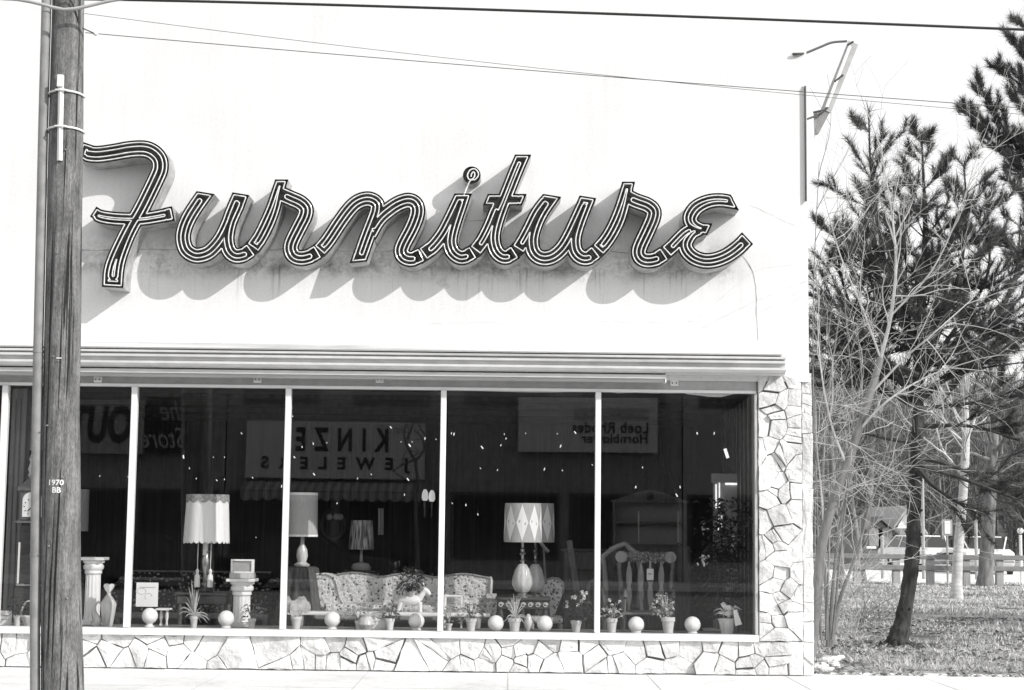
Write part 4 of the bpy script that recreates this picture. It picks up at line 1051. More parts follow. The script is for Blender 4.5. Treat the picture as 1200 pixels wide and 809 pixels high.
# dark chest with drawers, and a leaning board
Y = 3.6; a, b2 = P(659,716,Y), P(712,644,Y); t = thing('chest_of_drawers', 'dark carved chest of drawers right of the small floral chair', 'chest', ((a.x+b2.x)/2, Y, ZF))
MB().rbox(a.x+.02, b2.x-.02, Y, Y+.45, ZF+.08, b2.z-.031, .01).build('carcass', 'wood_mid', t)
MB().rbox(a.x-.02, b2.x+.02, Y-.04, Y+.47, b2.z-.03, b2.z, .01).build('top', 'wood_mid', t)
nd = 4; hz = (b2.z-.06-ZF-.12)/nd
for i in range(nd):
    z0 = ZF+.12+i*hz; d_ = MB().rbox(a.x+.05, b2.x-.05, Y-.025, Y-.002, z0+.015, z0+hz-.015, .01).build('drawer', 'wood_mid', t)
    for sx in (-.2, .2): MB().ball(((a.x+b2.x)/2+sx, Y-.035, z0+hz/2), .018, 8).build('knob', 'brass', d_, True)
Y = 2.2; a, b2 = P(668,634,Y), P(680,718,Y); t = thing('leaning_plank', 'narrow pale plank leaning in front of the dark chest', 'plank', (b2.x, Y, ZF))
zb = ZF; dirv = (b2-a); e = b2 + dirv*((b2.z-ZF)/-dirv.z) if dirv.z < 0 else b2
MB().tube([a+Vector((0,.25,0)), Vector((e.x, Y, ZF+.01))], [.035,.045], 4).build('plank', 'wood_light', t)
# rocking chair
Y = 1.25; k = S(Y); c = P(757, 712, Y); zs = P(757,716,Y).z
t = thing('rocking_chair', 'wooden pressed back rocking chair with a hanging price tag', 'rocking chair', (c.x, Y, ZF))
x0, x1 = P(722,655,Y).x, P(793,655,Y).x; zt, zb = P(757,646.5,Y).z, P(757,660,Y).z; mid = (zt+zb)/2; hh = (zt-zb)/2
n = 24; top = []; bot = []
for i in range(n+1):
    u = i/n; e = abs(2*u-1); r_ = hh*(1.0 if e < .8 else 1.02); top.append((x0+.07+(x1-x0-.14)*u, mid+hh*(.8+.2*math.cos(4*math.pi*u)))); bot.append((x0+.07+(x1-x0-.14)*u, mid-hh*.82))
cr = MB().prism(top+bot[::-1], Y+.10, Y+.14).build('crest_rail', 'wood_mid', t)
cv = MB()
for sx in (x0+.065, x1-.065): MB().tube([(sx,Y+.085,mid),(sx,Y+.15,mid)], .068, 20).build('scroll', 'wood_light', cr, True)
for i in range(170):
    p = Vector((rnd.uniform(x0+.13,x1-.13), Y+.095, mid+rnd.uniform(-.6,.75)*hh)); a = rnd.uniform(0,6.28); cv.leaf(p, Vector((math.cos(a),-.25,math.sin(a))), .045, .03, .05)
cv.build('carving', 'wood_light', cr)
def splat(xx, za, zb_, w_, yy):
    pr = [(.25,0),(.45,.04),(.3,.07),(.7,.16),(1,.3),(.85,.42),(.55,.5),(.95,.6),(1,.74),(.7,.86),(.3,.93),(.45,.97),(.25,1)]
    return MB().prism([(xx+w_*q, za+(zb_-za)*u) for q, u in pr]+[(xx-w_*q, za+(zb_-za)*u) for q, u in pr[::-1]], yy, yy+.018)
for px in (738, 752, 763, 776): splat(P(px,690,Y).x, zs+.0, zb+.012, .034, Y+.11).build('splat', 'wood_light', t)
for px0, px1 in ((726,730),(790,786)):
    xa, xb = P(px0,655,Y).x, P(px1,712,Y).x; pr = []; zz_ = []
    MB().tube([(xa+(xb-xa)*u, Y+.12-.02*u, zb+.02+(zs-zb-.02)*u) for u in [i/16 for i in range(17)]], [.022+.010*abs(math.sin(i*1.1)) for i in range(17)], 10).build('back_post', 'wood_mid', t, True)
    MB().tube(catmull([(xb,Y+.08,zs+.22),(xb,Y-.1,zs+.25),(xb,Y-.32,zs+.22),(xb,Y-.36,zs+.16)],.04), .024, 8).build('arm', 'wood_mid', t, True)
    MB().tube([(xb,Y-.28,zs),(xb,Y-.28,zs+.22)], [.018,.024], 8).build('arm_post', 'wood_mid', t, True)
    rk = [(xb, Y-.5+1.1*i/16, ZF+.035+.14*(2*i/16-1)**2) for i in range(17)]
    MB().tube(rk, .028, 6).build('rocker', 'wood_mid', t, True)
    for yy in (Y-.25, Y+.12): MB().lathe([(.018,0),(.03,.1),(.02,.16),(.028,max(.2,zs-ZF-.08))], (xb,yy,ZF+.05), 10).build('leg', 'wood_mid', t, True)
MB().rbox(P(728,712,Y).x, P(788,712,Y).x, Y-.34, Y+.17, zs-.04, zs, .02).build('seat', 'wood_mid', t)
a, b2 = P(758.5,680,Y), P(766.5,667,Y); tg = MB().box(a.x, b2.x, Y+.07, Y+.074, a.z, b2.z).build('price_tag', 'paper', t)
MB().tube([((a.x+b2.x)/2,Y+.072,b2.z),((a.x+b2.x)/2,Y+.09,zb+.01)], .003, 4).build('string', 'paper', tg)
MB().box(a.x+.015, b2.x-.02, Y+.068, Y+.0695, (a.z+b2.z)/2, (a.z+b2.z)/2+.012).build('writing', 'lightink', tg)
# carved armchair frame behind it
Y = 1.75; zs = P(720,714,Y).z; t = thing('armchair', 'carved open frame armchair behind the rocking chair, left', 'armchair', (P(725,700,Y).x, Y, ZF))
fr = catmull([P(709,712,Y),P(710,690,Y),P(708,665,Y),P(707,652,Y),P(712,648,Y),P(718,643,Y),P(726,640,Y),P(732,637.5,Y),P(738,643,Y),P(745,650,Y),P(750,668,Y),P(749,712,Y)], .04)
MB().tube(fr, .034, 8).build('back_frame', 'wood_light', t, True)
MB().prism([(p.x,p.z) for p in fr[1:-1]], Y+.005, Y+.04).build('back_cushion', 'drape', t)
MB().rbox(P(706,714,Y).x, P(752,714,Y).x, Y-.45, Y, zs-.1, zs, .04).build('seat', 'drape', t)
for px in (708, 750):
    for yy in (Y-.4, Y-.05): MB().lathe([(.018,0),(.03,.2),(.035,zs-ZF-.1)], (P(px,712,Y).x,yy,ZF), 8).build('leg', 'wood_light', t, True)
    MB().tube(catmull([(P(px,700,Y).x,Y,zs+.2),(P(px,700,Y).x-.03,Y-.25,zs+.24),(P(px,700,Y).x-.03,Y-.42,zs+.18),(P(px,700,Y).x,Y-.38,zs)],.05), .022, 8).build('arm', 'wood_light', t, True)
t = thing('armchair', 'pale wooden chair arm and post seen beside the dark chest', 'chair', (P(690,700,2.6).x, 2.6, ZF))
MB().tube(catmull([P(691,735,2.6),P(690,700,2.6),P(692,683,2.6),P(699,680,2.6)],.05), .035, 8).build('back_frame', 'wood_light', t, True)
MB().rbox(P(690,715,2.6).x, P(715,715,2.6).x, 2.2, 2.58, P(700,718,2.6).z-.1, P(700,718,2.6).z, .03).build('seat', 'drape', t)
for px in (691, 714): MB().lathe([(.02,0),(.03,.2)], (P(px,715,2.4).x,2.4,ZF), 8).build('leg', 'wood_light', t, True)
# hutch
Y = 4.2; a, b2 = P(720,645,Y), P(803,590,Y); t = thing('hutch', 'open shelved wooden hutch standing behind the rocking chair', 'hutch', ((a.x+b2.x)/2, Y, ZF))
xm = (a.x+b2.x)/2; zlow = P(760,640,Y).z
MB().box(a.x, b2.x, Y+.30, Y+.33, zlow, b2.z).build('back_panel', 'shade_grey', t)
for xx in (a.x-.02, b2.x-.015): MB().box(xx, xx+.035, Y, Y+.295, zlow, b2.z).build('side_panel', 'wood_mid', t)
for py in (612.5, 639): z = P(760,py,Y).z; MB().box(a.x+.017, b2.x-.017, Y+.03, Y+.297, z-.012, z+.012).build('shelf', 'wood_mid', t)
n = 24; tp = [(a.x-.05+(b2.x-a.x+.1)*i/n, b2.z+.03+.14*max(0,math.cos(math.pi*(i/n-.5)))**1.5) for i in range(n+1)]
MB().prism([(a.x-.05,b2.z+.002)]+tp+[(b2.x+.05,b2.z+.002)], Y-.03, Y+.02).build('crest', 'wood_mid', t)
ro = MB(); [ro.leaf(Vector((xm,Y-.04,b2.z+.10)), Vector((math.cos(q),-.2,math.sin(q))), .07, .05, .05) for q in [i*.7 for i in range(9)]]; ro.build('carved_rosette', 'wood_dark', t)
MB().rbox(a.x-.06, b2.x+.06, Y-.14, Y+.35, ZF+.05, zlow-.002, .01).build('cabinet', 'wood_mid', t)
for px in (748.5, 794.5):
    MB().tube([P(px,599,Y-.02), P(px,636,Y-.02)], .010, 6).build('shelf_glint', 'ceramic', t)  # pale strips stand in for reflections on the shelves
# grandfather clock
Y = 1.0; k = S(Y); t = thing('grandfather_clock', 'tall dark grandfather clock with a white arched dial', 'clock', (P(36,735,Y).x, Y, ZF))
X = lambda px: P(px,640,Y).x; Z = lambda py: P(36,py,Y).z
MB().rbox(X(21), X(52), Y, Y+.28, Z(610), Z(572), .01).build('hood', 'wood_mid', t)
MB().rbox(X(17), X(56), Y-.04, Y+.30, Z(613.5), Z(610.3), .006).build('cornice', 'wood_mid', t)
ar = [(X(18),Z(575)),(X(19),Z(570)),(X(24),Z(567)),(X(30),Z(561)),(X(36),Z(559)),(X(42),Z(561)),(X(48),Z(567)),(X(53),Z(570)),(X(54),Z(575))]
MB().prism(ar, Y-.03, Y+.28).build('pediment', 'wood_mid', t)
fn = MB().lathe([(.02,0),(.035,.03),(.02,.06),(.04,.1),(.025,.14),(.015,.18),(.03,.22),(.006,.28)], (X(31),Y+.05,Z(560)), 12); fn.build('finial', 'ceramic_fl', t, True)
dl = [(X(24.5),Z(606)),(X(48),Z(606)),(X(48),Z(586))] + [(X(36.2)+(X(48)-X(36.2))*math.cos(a), Z(586)+ (Z(576.5)-Z(586))*math.sin(a)) for a in [math.pi*i/14 for i in range(1,14)]] + [(X(24.5),Z(586))]
d_ = MB().prism(dl, Y-.012, Y-.002).build('dial', 'paper', t)
hn = MB(); cc = Vector((X(36.2), Y-.016, Z(594)))
for q in range(12):
    a = q*math.pi/6; hn.tube([cc+Vector((.085*math.sin(a),0,.085*math.cos(a))), cc+Vector((.1*math.sin(a),0,.1*math.cos(a)))], .005, 4)
hn.tube([cc, cc+Vector((-.05,0,-.05))], .006, 4); hn.tube([cc, cc+Vector((.03,0,.08))], .005, 4); hn.build('hands', 'ink', d_)
MB().rbox(X(23), X(50), Y+.03, Y+.25, Z(684), Z(613.7), .01).build('trunk', 'wood_dark', t)
MB().box(X(21.5), X(23.3), Y-.0, Y+.02, Z(684), Z(636)).build('trim', 'paper', t); MB().box(X(21.5), X(52), Y-.01, Y+.02, Z(687), Z(684.4)).build('waist_moulding', 'wood_light', t)
MB().rbox(X(19), X(54), Y, Y+.29, ZF, Z(687.3), .01).build('base', 'wood_dark', t)
# panelled post and curtain at the left
Y = 1.35; t = thing('panelled_post', 'tall grey panelled post left of the grandfather clock', 'post', (P(14,735,Y).x, Y, ZF))
MB().rbox(P(8,600,Y).x, P(26,600,Y).x, Y, Y+.2, ZF, ZC-.07, .01).build('post', 'curtain', t)
for px in (13, 19): MB().box(P(px,600,Y).x, P(px+1.2,600,Y).x, Y-.012, Y-.002, ZF+.1, ZC-.2).build('groove', 'wood_mid', t)
Y = 2.2; a, b2 = P(29,525,Y), P(60,477,Y); t = thing('wall_board', 'plain grey display board above the grandfather clock', 'board', ((a.x+b2.x)/2, Y, a.z))
MB().box(a.x, b2.x, Y, Y+.03, a.z, b2.z).build('board', 'shade_grey', t); MB().box(a.x-.03, b2.x, Y-.01, Y+.03, a.z-.03, a.z-.002).build('lower_rail', 'ceramic_fl', t)

# ------------------------------------------------------------------ right end: partition, door, tall plant
t = thing('partition', 'dark battened partition slanting back at the right end of the showroom', 'partition', (P(840,735,3).x, 3, ZF))
pa, pb = P(884,735,.9), P(846,735,5.2); pm = MB(); n = 10
d_ = Vector((pb.x-pa.x, pb.y-pa.y, 0)); nrm = Vector((-d_.y, d_.x, 0)).normalized()
pm.raw([(pa.x,.9,ZF),(pb.x,5.2,ZF),(pb.x,5.2,ZC-.07),(pa.x,.9,ZC-.07)]+[(pa.x+.05,.9,ZF),(pb.x+.05,5.2,ZF),(pb.x+.05,5.2,ZC-.07),(pa.x+.05,.9,ZC-.07)], [(0,1,2,3),(7,6,5,4),(0,4,5,1),(1,5,6,2),(2,6,7,3),(3,7,4,0)])
pm.build('panel', 'shade_grey', t)
for i in range(9):
    q = Vector((pa.x,.9,0))+d_*(i+.5)/9; MB().box(q.x-.03, q.x-.004, q.y-.03, q.y+.03, ZF, ZC-.08).build('batten', 'panel', t)
Y = 2.6; t = thing('inner_door', 'pale framed glass door behind the tall plant at the right', 'door', (P(852,735,Y).x, Y, ZF))
X = lambda px: P(px,640,Y).x; Z = lambda py: P(850,py,Y).z
for p0, p1 in ((836,841),(871,875)): MB().rbox(X(p0), X(p1), Y, Y+.06, ZF, Z(566), .008).build('frame_post', 'shade_grey', t)
MB().rbox(X(834), X(877), Y-.02, Y+.08, Z(566), Z(555), .01).build('head_rail', 'shade_grey', t)
MB().box(X(841)+.002, X(871)-.002, Y+.02, Y+.05, ZF, Z(566)-.002).build('door_leaf', 'shade_grey', t)
for p0, p1, y0, y1 in ((838.5,840,568,596),(842.5,843.8,566,598),(850,868,566,568.5),(841,842.2,604,622),(845,846.2,604,618),(873,874.2,572,600)):
    MB().box(X(p0), X(p1), Y-.012, Y-.003, Z(y1), Z(y0)).build('light_slit', 'bulb', t)
t = thing('pendant_lamp', 'bright slender lit lamp hanging above the tall plant', 'lamp', P(847,525,2))
MB().tube([P(849.5,526,2),P(853,537,2)], .02, 8).build('tube', 'bulb', t, True); MB().tube([P(849.5,526,2), Vector((P(849.5,526,2).x,2,ZC))], .005, 5).build('cord', 'darkmetal', t)
Y = .85; k = S(Y); c = P(845,735,Y); t = thing('potted_tree', 'tall dark leafy floor plant with pale flowers at the right end', 'potted plant', (c.x, Y, ZF))
MB().lathe([(.13,0),(.18,.22),(.19,.24),(.16,.24)], (c.x,Y+.25,ZF), 20).build('pot', 'terracotta', t, True)
st = MB(); f = MB()
for (bx, by), n_, sp in (((846,715),3,.10),((858,700),3,.12),((838,705),3,.10)):
    for q in range(n_):
        p0 = P(bx+rnd.uniform(-3,3),by+14,Y+.2); p1 = P(bx+rnd.uniform(-14,14), rnd.uniform(590,650), Y+.2+rnd.uniform(-.15,.2)); mid = (p0+p1)/2+Vector((rnd.uniform(-.08,.08),0,0))
        path = catmull([Vector((c.x,Y+.25,ZF+.2)),p0,mid,p1],.06); st.tube(path, [max(.004,.012*(1-i/len(path))) for i in range(len(path))], 6)
        for p in path[len(path)//4:]:
            for z_ in range(4):
                a = rnd.uniform(0,6.28); f.leaf(p, Vector((math.cos(a),math.sin(a),rnd.uniform(-.3,.7))), rnd.uniform(.10,.17), rnd.uniform(.03,.05), .35)
for i in range(330):
    p = P(rnd.gauss(848,15), rnd.uniform(585,728), Y+.2+rnd.uniform(-.2,.2)); a = rnd.uniform(0,6.28)
    f.leaf(p, Vector((math.cos(a),math.sin(a),rnd.uniform(-.3,.6))), rnd.uniform(.10,.16), .045, .35)
st.build('stem', 'bark_mid', t, True); f.build('foliage', 'leaf_dark', t)
fl = MB()
for px, py, n_ in ((825,656,18),(823,620,6),(858,634,4)):
    for q in range(n_):
        p = P(px+rnd.gauss(0,3),py+rnd.gauss(0,3),Y-.02); a = rnd.uniform(0,6.28); fl.leaf(p, Vector((math.cos(a),-.4,math.sin(a))), .045, .03, .1)
fl.build('flowers', 'petal', t)

# ------------------------------------------------------------------ walls' ornaments, small lamps
def sconce(px, py, Y, lab):
    t = thing('wall_sconce', lab, 'lamp', P(px,py,Y)); p = P(px,py,Y)
    MB().lathe([(.02,-.25),(.035,-.1),(.05,0)], p, 10).build('stem', 'brass', t, True); MB().lathe([(.03,0),(.05,.04),(.045,.12),(.02,.17)], p, 14).build('lamp_glass', 'skylit', t, True)
sconce(498, 587, 6.5, 'lit wall lamp with glass chimney left of the middle mullion')
sconce(506, 588, 6.6, 'second lit wall lamp hard against the middle mullion')
t = thing('wall_ornament', 'round carved ornament with pale knobs on the back wall', 'ornament', P(390,612,6))
MB().tube([P(390,617,6)+Vector((.17*math.cos(a),0,.19*math.sin(a))) for a in [i*.4 for i in range(17)]], .05, 8).build('ring', 'wood_dark', t, True)
for px in (386, 394, 399): MB().ball(P(px,606,5.9), .05, 8).build('knob', 'ceramic_fl', t, True)
t = thing('wall_tube_lamp', 'tall glass tube lamp on the back wall', 'lamp', P(446,610,6.2))
for px in (444.5,448): MB().tube([P(px,596,6.2),P(px,627,6.2)], .02, 8).build('tube', 'ceramic', t, True)
t = thing('reading_lamp', 'thin jointed floor lamp behind the diamond lamp', 'lamp', P(637,700,2.9))
MB().tube([P(632,634,2.9),P(638,642,2.9),P(643,647,2.9)], .022, 8).build('lamp_head', 'ceramic_fl', t, True); MB().tube([P(637,643,2.9),P(640,690,2.9),Vector((P(640,690,2.9).x,2.9,ZF))], .014, 6).build('pole', 'wood_light', t)
spots = [(215,535.5),(250,536),(263,536),(222,549),(230,561),(254,563),(263,562),(283,508),(296,560),(343,488),(354,524),(367,520),(383,519),(345,536),(368,556),(458,501),(470,518),(480,522),(483,518),(498,514),(511,515),(478,562),(419,561),(435,556),(529,508),(532,509),(591,509),(593,514),(565,524.5),(587,522),(616,508),(653,508.5),(674,507),(657,523),(583,551),(563,549),(659,551.5),(638,550),(694,545),(817,508),(837,508),(753,548),(745,571),(797,571),(702,585),(752,579),(766,579),(793,580.5),(530,590),(546,592),(560,603),(300,630),(395,590),(474,580),(330,570),(150,559),(117,558)]
for i, (px, py) in enumerate(spots):
    y = P(px,py,3.2+ (i*37%11)*.32)
    t = thing('spotlight', 'tiny lit spotlight hanging on a thin rod from the dark showroom ceiling', 'spotlight', y, 'small lit ceiling spotlights')
    if i == 0:
        L = Vector((rnd.uniform(-.008,.008),0,.022)); lm = MB().tube([y-L, y+L], .0085, 6).build('lamp', 'bulb', t, True); hm = MB().tube([y+Vector((0,0,.035)), y+Vector((0,0,.09))], [.02,.012], 8).build('housing', 'darkmetal', t, True)
        rm = MB().tube([y+Vector((0,0,.09)), y+Vector((0,0,.45))], .003, 4).build('rod', 'darkmetal', t)
    else:
        for src in (lm, hm, rm):
            c_ = src.copy(); c_.parent = t; col.objects.link(c_)
        hmx = [o for o in t.children]
        t.rotation_euler = (0, rnd.choice((-.5,-.35,0,.3,.5)), 0); s_ = rnd.choice((.45,.55,.7,.85)); t.scale = (s_*1.1, s_, s_*rnd.choice((.8,1.2)))
# loose paper valances inside the top of the right hand panes
def valance(x0, x1, yt0, yt1, low, lab):
    Y = .09; t = thing('paper_valance', lab, 'paper strip', P((x0+x1)/2, yt0, Y))
    tp = [P(x0, yt0, Y), P(x1, yt1, Y)]; lo = [P(x, y, Y) for x, y in low]
    MB().prism([(tp[0].x,tp[0].z),(tp[1].x,tp[1].z)]+[(p.x,p.z) for p in lo[::-1]], Y, Y+.004).build('paper', 'paper', t)
valance(530, 697, 452, 454, [(530,456),(550,457.5),(580,459),(620,460),(655,460),(675,459),(697,456.5)], 'loose white paper strip along the top of the fourth pane')
valance(705, 881, 453, 455, [(705,458.5),(725,461),(745,460),(765,461),(788,461),(796,457.5),(805,462),(830,465),(845,465.5),(860,462),(881,459)], 'torn white paper strip along the top of the rightmost pane')
#@@OUTSIDE@@
# ------------------------------------------------------------------ trees right of the shop
def rvec(r): 
    v = Vector((r.gauss(0,1), r.gauss(0,1), r.gauss(0,1))); return v.normalized()
def grow(mb, p, d, L, r_, depth, rr, droop=0.0, wig=.25, nb=(2,4), tips=None, minr=.0035, keep=None):
    n = max(3, int(L/.16)); pts = [p.copy()]; ds = [d.copy()]; q = p.copy(); dd = d.copy()
    for i in range(n):
        dd = (dd + rvec(rr)*wig*.45 + Vector((0,0,droop*.12))).normalized(); q = q + dd*(L/n); pts.append(q.copy()); ds.append(dd.copy())
    r1 = max(minr*.7, r_*.45)
    mb.tube(pts, [r_+(r1-r_)*i/n for i in range(n+1)], 6 if r_ > .03 else (5 if r_ > .012 else 4), r_ > .03)
    if depth <= 0:
        if tips is not None: tips.append((pts, ds))
        return
    k = rr.randint(*nb)
    for j in range(k):
        u = rr.uniform(.25, 1.0) if j else 1.0; i = min(n, max(1, int(u*n))); ax = ds[i].cross(rvec(rr)).normalized()
        nd = (Matrix.Rotation(rr.uniform(.35,.95)*(1 if j else .4), 3, ax) @ ds[i]).normalized()
        if keep is not None and not keep(pts[i] + nd*L*.5): nd = Vector((abs(nd.x)*.8+.2, nd.y, nd.z)).normalized()
        grow(mb, pts[i], nd, L*rr.uniform(.5,.8), max(minr, (r_+(r1-r_)*u)*rr.uniform(.45,.72)), depth-1, rr, droop, wig, nb, tips, minr, keep)
# pine: several leaders with whorls of side branches dressed in needle tufts
def tuft(nm, p, d, rr, L=.17, n=16, w_=.0036):
    n = int(n*2.3*rr.uniform(.5,1.3)); L *= rr.uniform(.75,1.25)
    for i in range(n):
        v = (d*rr.uniform(.3,1.1) + rvec(rr)*.62 + Vector((0,0,.12))).normalized(); ll = L*rr.uniform(.45,1.15); s = v.cross(rvec(rr)).normalized()*w_*rr.uniform(.6,1.3)
        b0 = p - d*rr.uniform(-.04,.16) + rvec(rr)*.012; nm.raw([b0-s, b0+s, b0+v*ll], [(0,1,2)])
def pine_branch(bm_, nm, p, d, L, r_, rr, dens=1.0, sub=True):
    n = max(4, int(L/.10)); q = p.copy(); dd = d.copy(); pts = [q.copy()]
    for i in range(n):
        dd = (dd + rvec(rr)*.13 + Vector((0,0,.05))).normalized(); q = q+dd*(L/n); pts.append(q.copy())
        u = (i+1)/n
        if u > .3 and rr.random() < .95*dens: tuft(nm, q, dd, rr, .15, int(13*dens))
        if sub and u > .25 and rr.random() < .72:
            s = rr.choice((-1,1)); ax = Vector((0,0,1)) if rr.random() < .6 else rvec(rr); nd = (Matrix.Rotation(s*rr.uniform(.5,1.1), 3, ax) @ dd).normalized()
            pine_branch(bm_, nm, q, nd, L*rr.uniform(.22,.55)*(1.15-u*.5), r_*.5, rr, dens, False)
    tuft(nm, q, dd, rr, .16, int(20*dens)); bm_.tube(pts, [max(.004, r_*(1-.8*i/n)) for i in range(n+1)], 5, False)
YT = 5.0
pine = thing('pine_tree', 'dark pine with a crooked trunk nearest the shop corner', 'pine tree', G(1052,757))
PX_ = lambda lst, Y: [P(x, y, Y) for x, y in lst]
YT = G(1052,757).y
tk = catmull(PX_([(1050,762),(1053,750),(1060,715),(1066,680),(1070,640),(1071,600),(1073,560),(1075,510),(1076,440),(1079,380),(1081,320)], YT), .15)
mm = len(tk); rads = []
for i, p in enumerate(tk):
    u = i/mm; rads.append((.108*(1-.42*u) + (.06*max(0,1-i/2.0))) * (1+.07*mnoise.noise((0,7,p.z*2.2))))
trm = MB(); tk2 = catmull(tk, .035); n2 = len(tk2); rd2 = [rads[min(mm-1, int(i/n2*mm))]*(1+.05*mnoise.noise((1,4,p.z*9))) for i, p in enumerate(tk2)]; trm.tube(tk2, rd2, 40)
for i, v in enumerate(trm.v):
    ax = tk2[i//40]; o_ = Vector(v)-ax; f_ = 1+.16*mnoise.noise((o_.x*26,o_.y*26,v[2]*5))+.10*mnoise.noise((o_.x*60,o_.y*60,v[2]*14)); trm.v[i] = tuple(ax+o_*f_)
for i in range(34):   # bark flakes and stubs
    j = rnd.randrange(3, int(mm*.6)); a = rnd.uniform(0,6.28); p = tk[j]; o_ = Vector((math.cos(a),math.sin(a),0)); trm.tube([p+o_*rads[j]*.7, p+o_*(rads[j]+rnd.uniform(.01,.05))+Vector((0,0,rnd.uniform(-.03,.06)))], [.03,.01], 5)
trm.build('trunk', 'bark_pine', pine, True)
lb = MB(); nd_ = MB(); rr = random.Random(21)
leaders = [([(1078,430),(1062,380),(1040,320),(1026,240),(1020,190),(1018,132)], .05), ([(1080,400),(1082,330),(1084,260),(1082,205),(1080,160)], .06), ([(1078,440),(1100,390),(1122,330),(1132,260),(1130,195)], .05),
           ([(1076,470),(1040,430),(1005,380),(985,320),(980,270)], .045), ([(1078,470),(1120,430),(1165,380),(1190,320),(1196,255)], .05), ([(1078,450),(1095,420),(1150,340),(1160,290),(1155,230)], .04),
           ([(1074,480),(1035,455),(990,425),(962,395)], .035), ([(1074,465),(1030,410),(995,360),(970,315)], .035), ([(1078,460),(1120,440),(1160,430),(1200,425)], .035), ([(1078,420),(1060,370),(1062,310),(1058,250)], .03)]
for pth, r_ in leaders:
    dy = rr.uniform(-.8,.8); L_ = [P(x, y, YT+dy*i/len(pth)) for i, (x, y) in enumerate(pth)]; pts_ = catmull(L_, .12); n = len(pts_)
    lb.tube(pts_, [max(.008, r_*(1-.85*i/n)) for i in range(n)], 7)
    for i in range(3, n):
        u = i/n; d = (pts_[i]-pts_[i-1]).normalized()
        if i % 3 == 0:
            for q in range(rr.randint(2,4)):
                a = rr.uniform(0,6.28); nd2 = (Vector((math.cos(a),math.sin(a)*.8,.25+.5*u))).normalized(); pine_branch(lb, nd_, pts_[i], nd2, (1.15*(1-u)**.8+.20)*rr.uniform(.6,1.2), .016*(1.2-u), rr)
        if u > .6: tuft(nd_, pts_[i], d, rr, .15, 9)
    tuft(nd_, pts_[-1], Vector((0,0,1)), rr, .2, 26)
for a, b_, c_ in (((1076,545),(1130,562),(1210,592)),((1074,535),(1120,548),(1180,575)),((1075,520),(1030,512),(985,500)),((1075,500),(1140,500),(1205,520)),((1074,470),(1010,455),(965,440)),((1076,480),(1150,470),(1210,450)),((1076,440),(1010,410),(962,380)),((1074,455),(1020,430),(975,425)),((1078,430),(1140,420),(1200,400)),((1076,550),(1100,575),(1150,605))):
    pts_ = catmull(PX_([a,b_,c_], YT-.3+rr.uniform(-.6,.6)), .1); n = len(pts_); lb.tube(pts_, [max(.01,.04*(1-.8*i/n)) for i in range(n)], 6)
    low = a[1] > 490
    for i in range(3 if not low else 5, n, 2):
        d = (pts_[i]-pts_[i-1]).normalized()
        for q in range(2):
            nd2 = (d + rvec(rr)*.8 + Vector((0,0,.25))).normalized(); pine_branch(lb, nd_, pts_[i], nd2, rr.uniform(.35,.75), .01, rr, .8 if not low or a[0] and c_[0] > 1100 else .25)
lb.build('limbs', 'bark_pine', pine, True); nd_.build('needles', 'needle', pine, fix=False)
# second pine reaching in from the right
Y2 = 7.0; pine2 = thing('pine_tree', 'taller pine at the right edge reaching dark boughs into the sky', 'pine tree', (P(1240,740,Y2).x, Y2, 0))
tk = catmull([Vector((P(1240,740,Y2).x,Y2,-.1)), P(1244,500,Y2), P(1240,200,Y2), P(1238,-60,Y2), P(1240,-180,Y2)], .3); MB().tube(tk, [.17*(1-.7*i/len(tk)) for i in range(len(tk))], 12).build('trunk', 'bark_pine', pine2, True)
lb = MB(); nd_ = MB(); rr = random.Random(5)
for a, b_, c_ in (((1240,240),(1180,185),(1128,128)),((1240,200),(1190,170),(1150,105)),((1240,160),(1205,110),(1170,78)),((1240,120),(1215,80),(1188,52)),((1240,240),(1200,200),(1160,150)),((1240,250),(1220,205),(1195,160)),((1240,190),(1215,150),(1190,112)),((1240,330),(1205,300),(1165,285)),((1240,100),(1225,60),(1200,30)),((1240,420),(1200,400),(1150,390)),((1240,300),(1215,250),(1185,215)),((1240,150),(1275,100),(1300,60))):
    pts_ = catmull(PX_([a,b_,c_], Y2+rr.uniform(-.5,.5)), .1); n = len(pts_); lb.tube(pts_, [max(.008,.035*(1-.8*i/n)) for i in range(n)], 6)
    for i in range(3, n, 2):
        d = (pts_[i]-pts_[i-1]).normalized(); tuft(nd_, pts_[i], d, rr, .16, 12)
        for q in range(2):
            nd2 = (d + rvec(rr)*.75 + Vector((0,0,.35))).normalized(); pine_branch(lb, nd_, pts_[i], nd2, rr.uniform(.25,.55)*(1.1-.6*i/n), .009, rr, 1.0)
    tuft(nd_, pts_[-1], (pts_[-1]-pts_[-2]).normalized(), rr, .18, 24)
lb.build('limbs', 'bark_pine', pine2, True); nd_.build('needles', 'needle', pine2, fix=False)
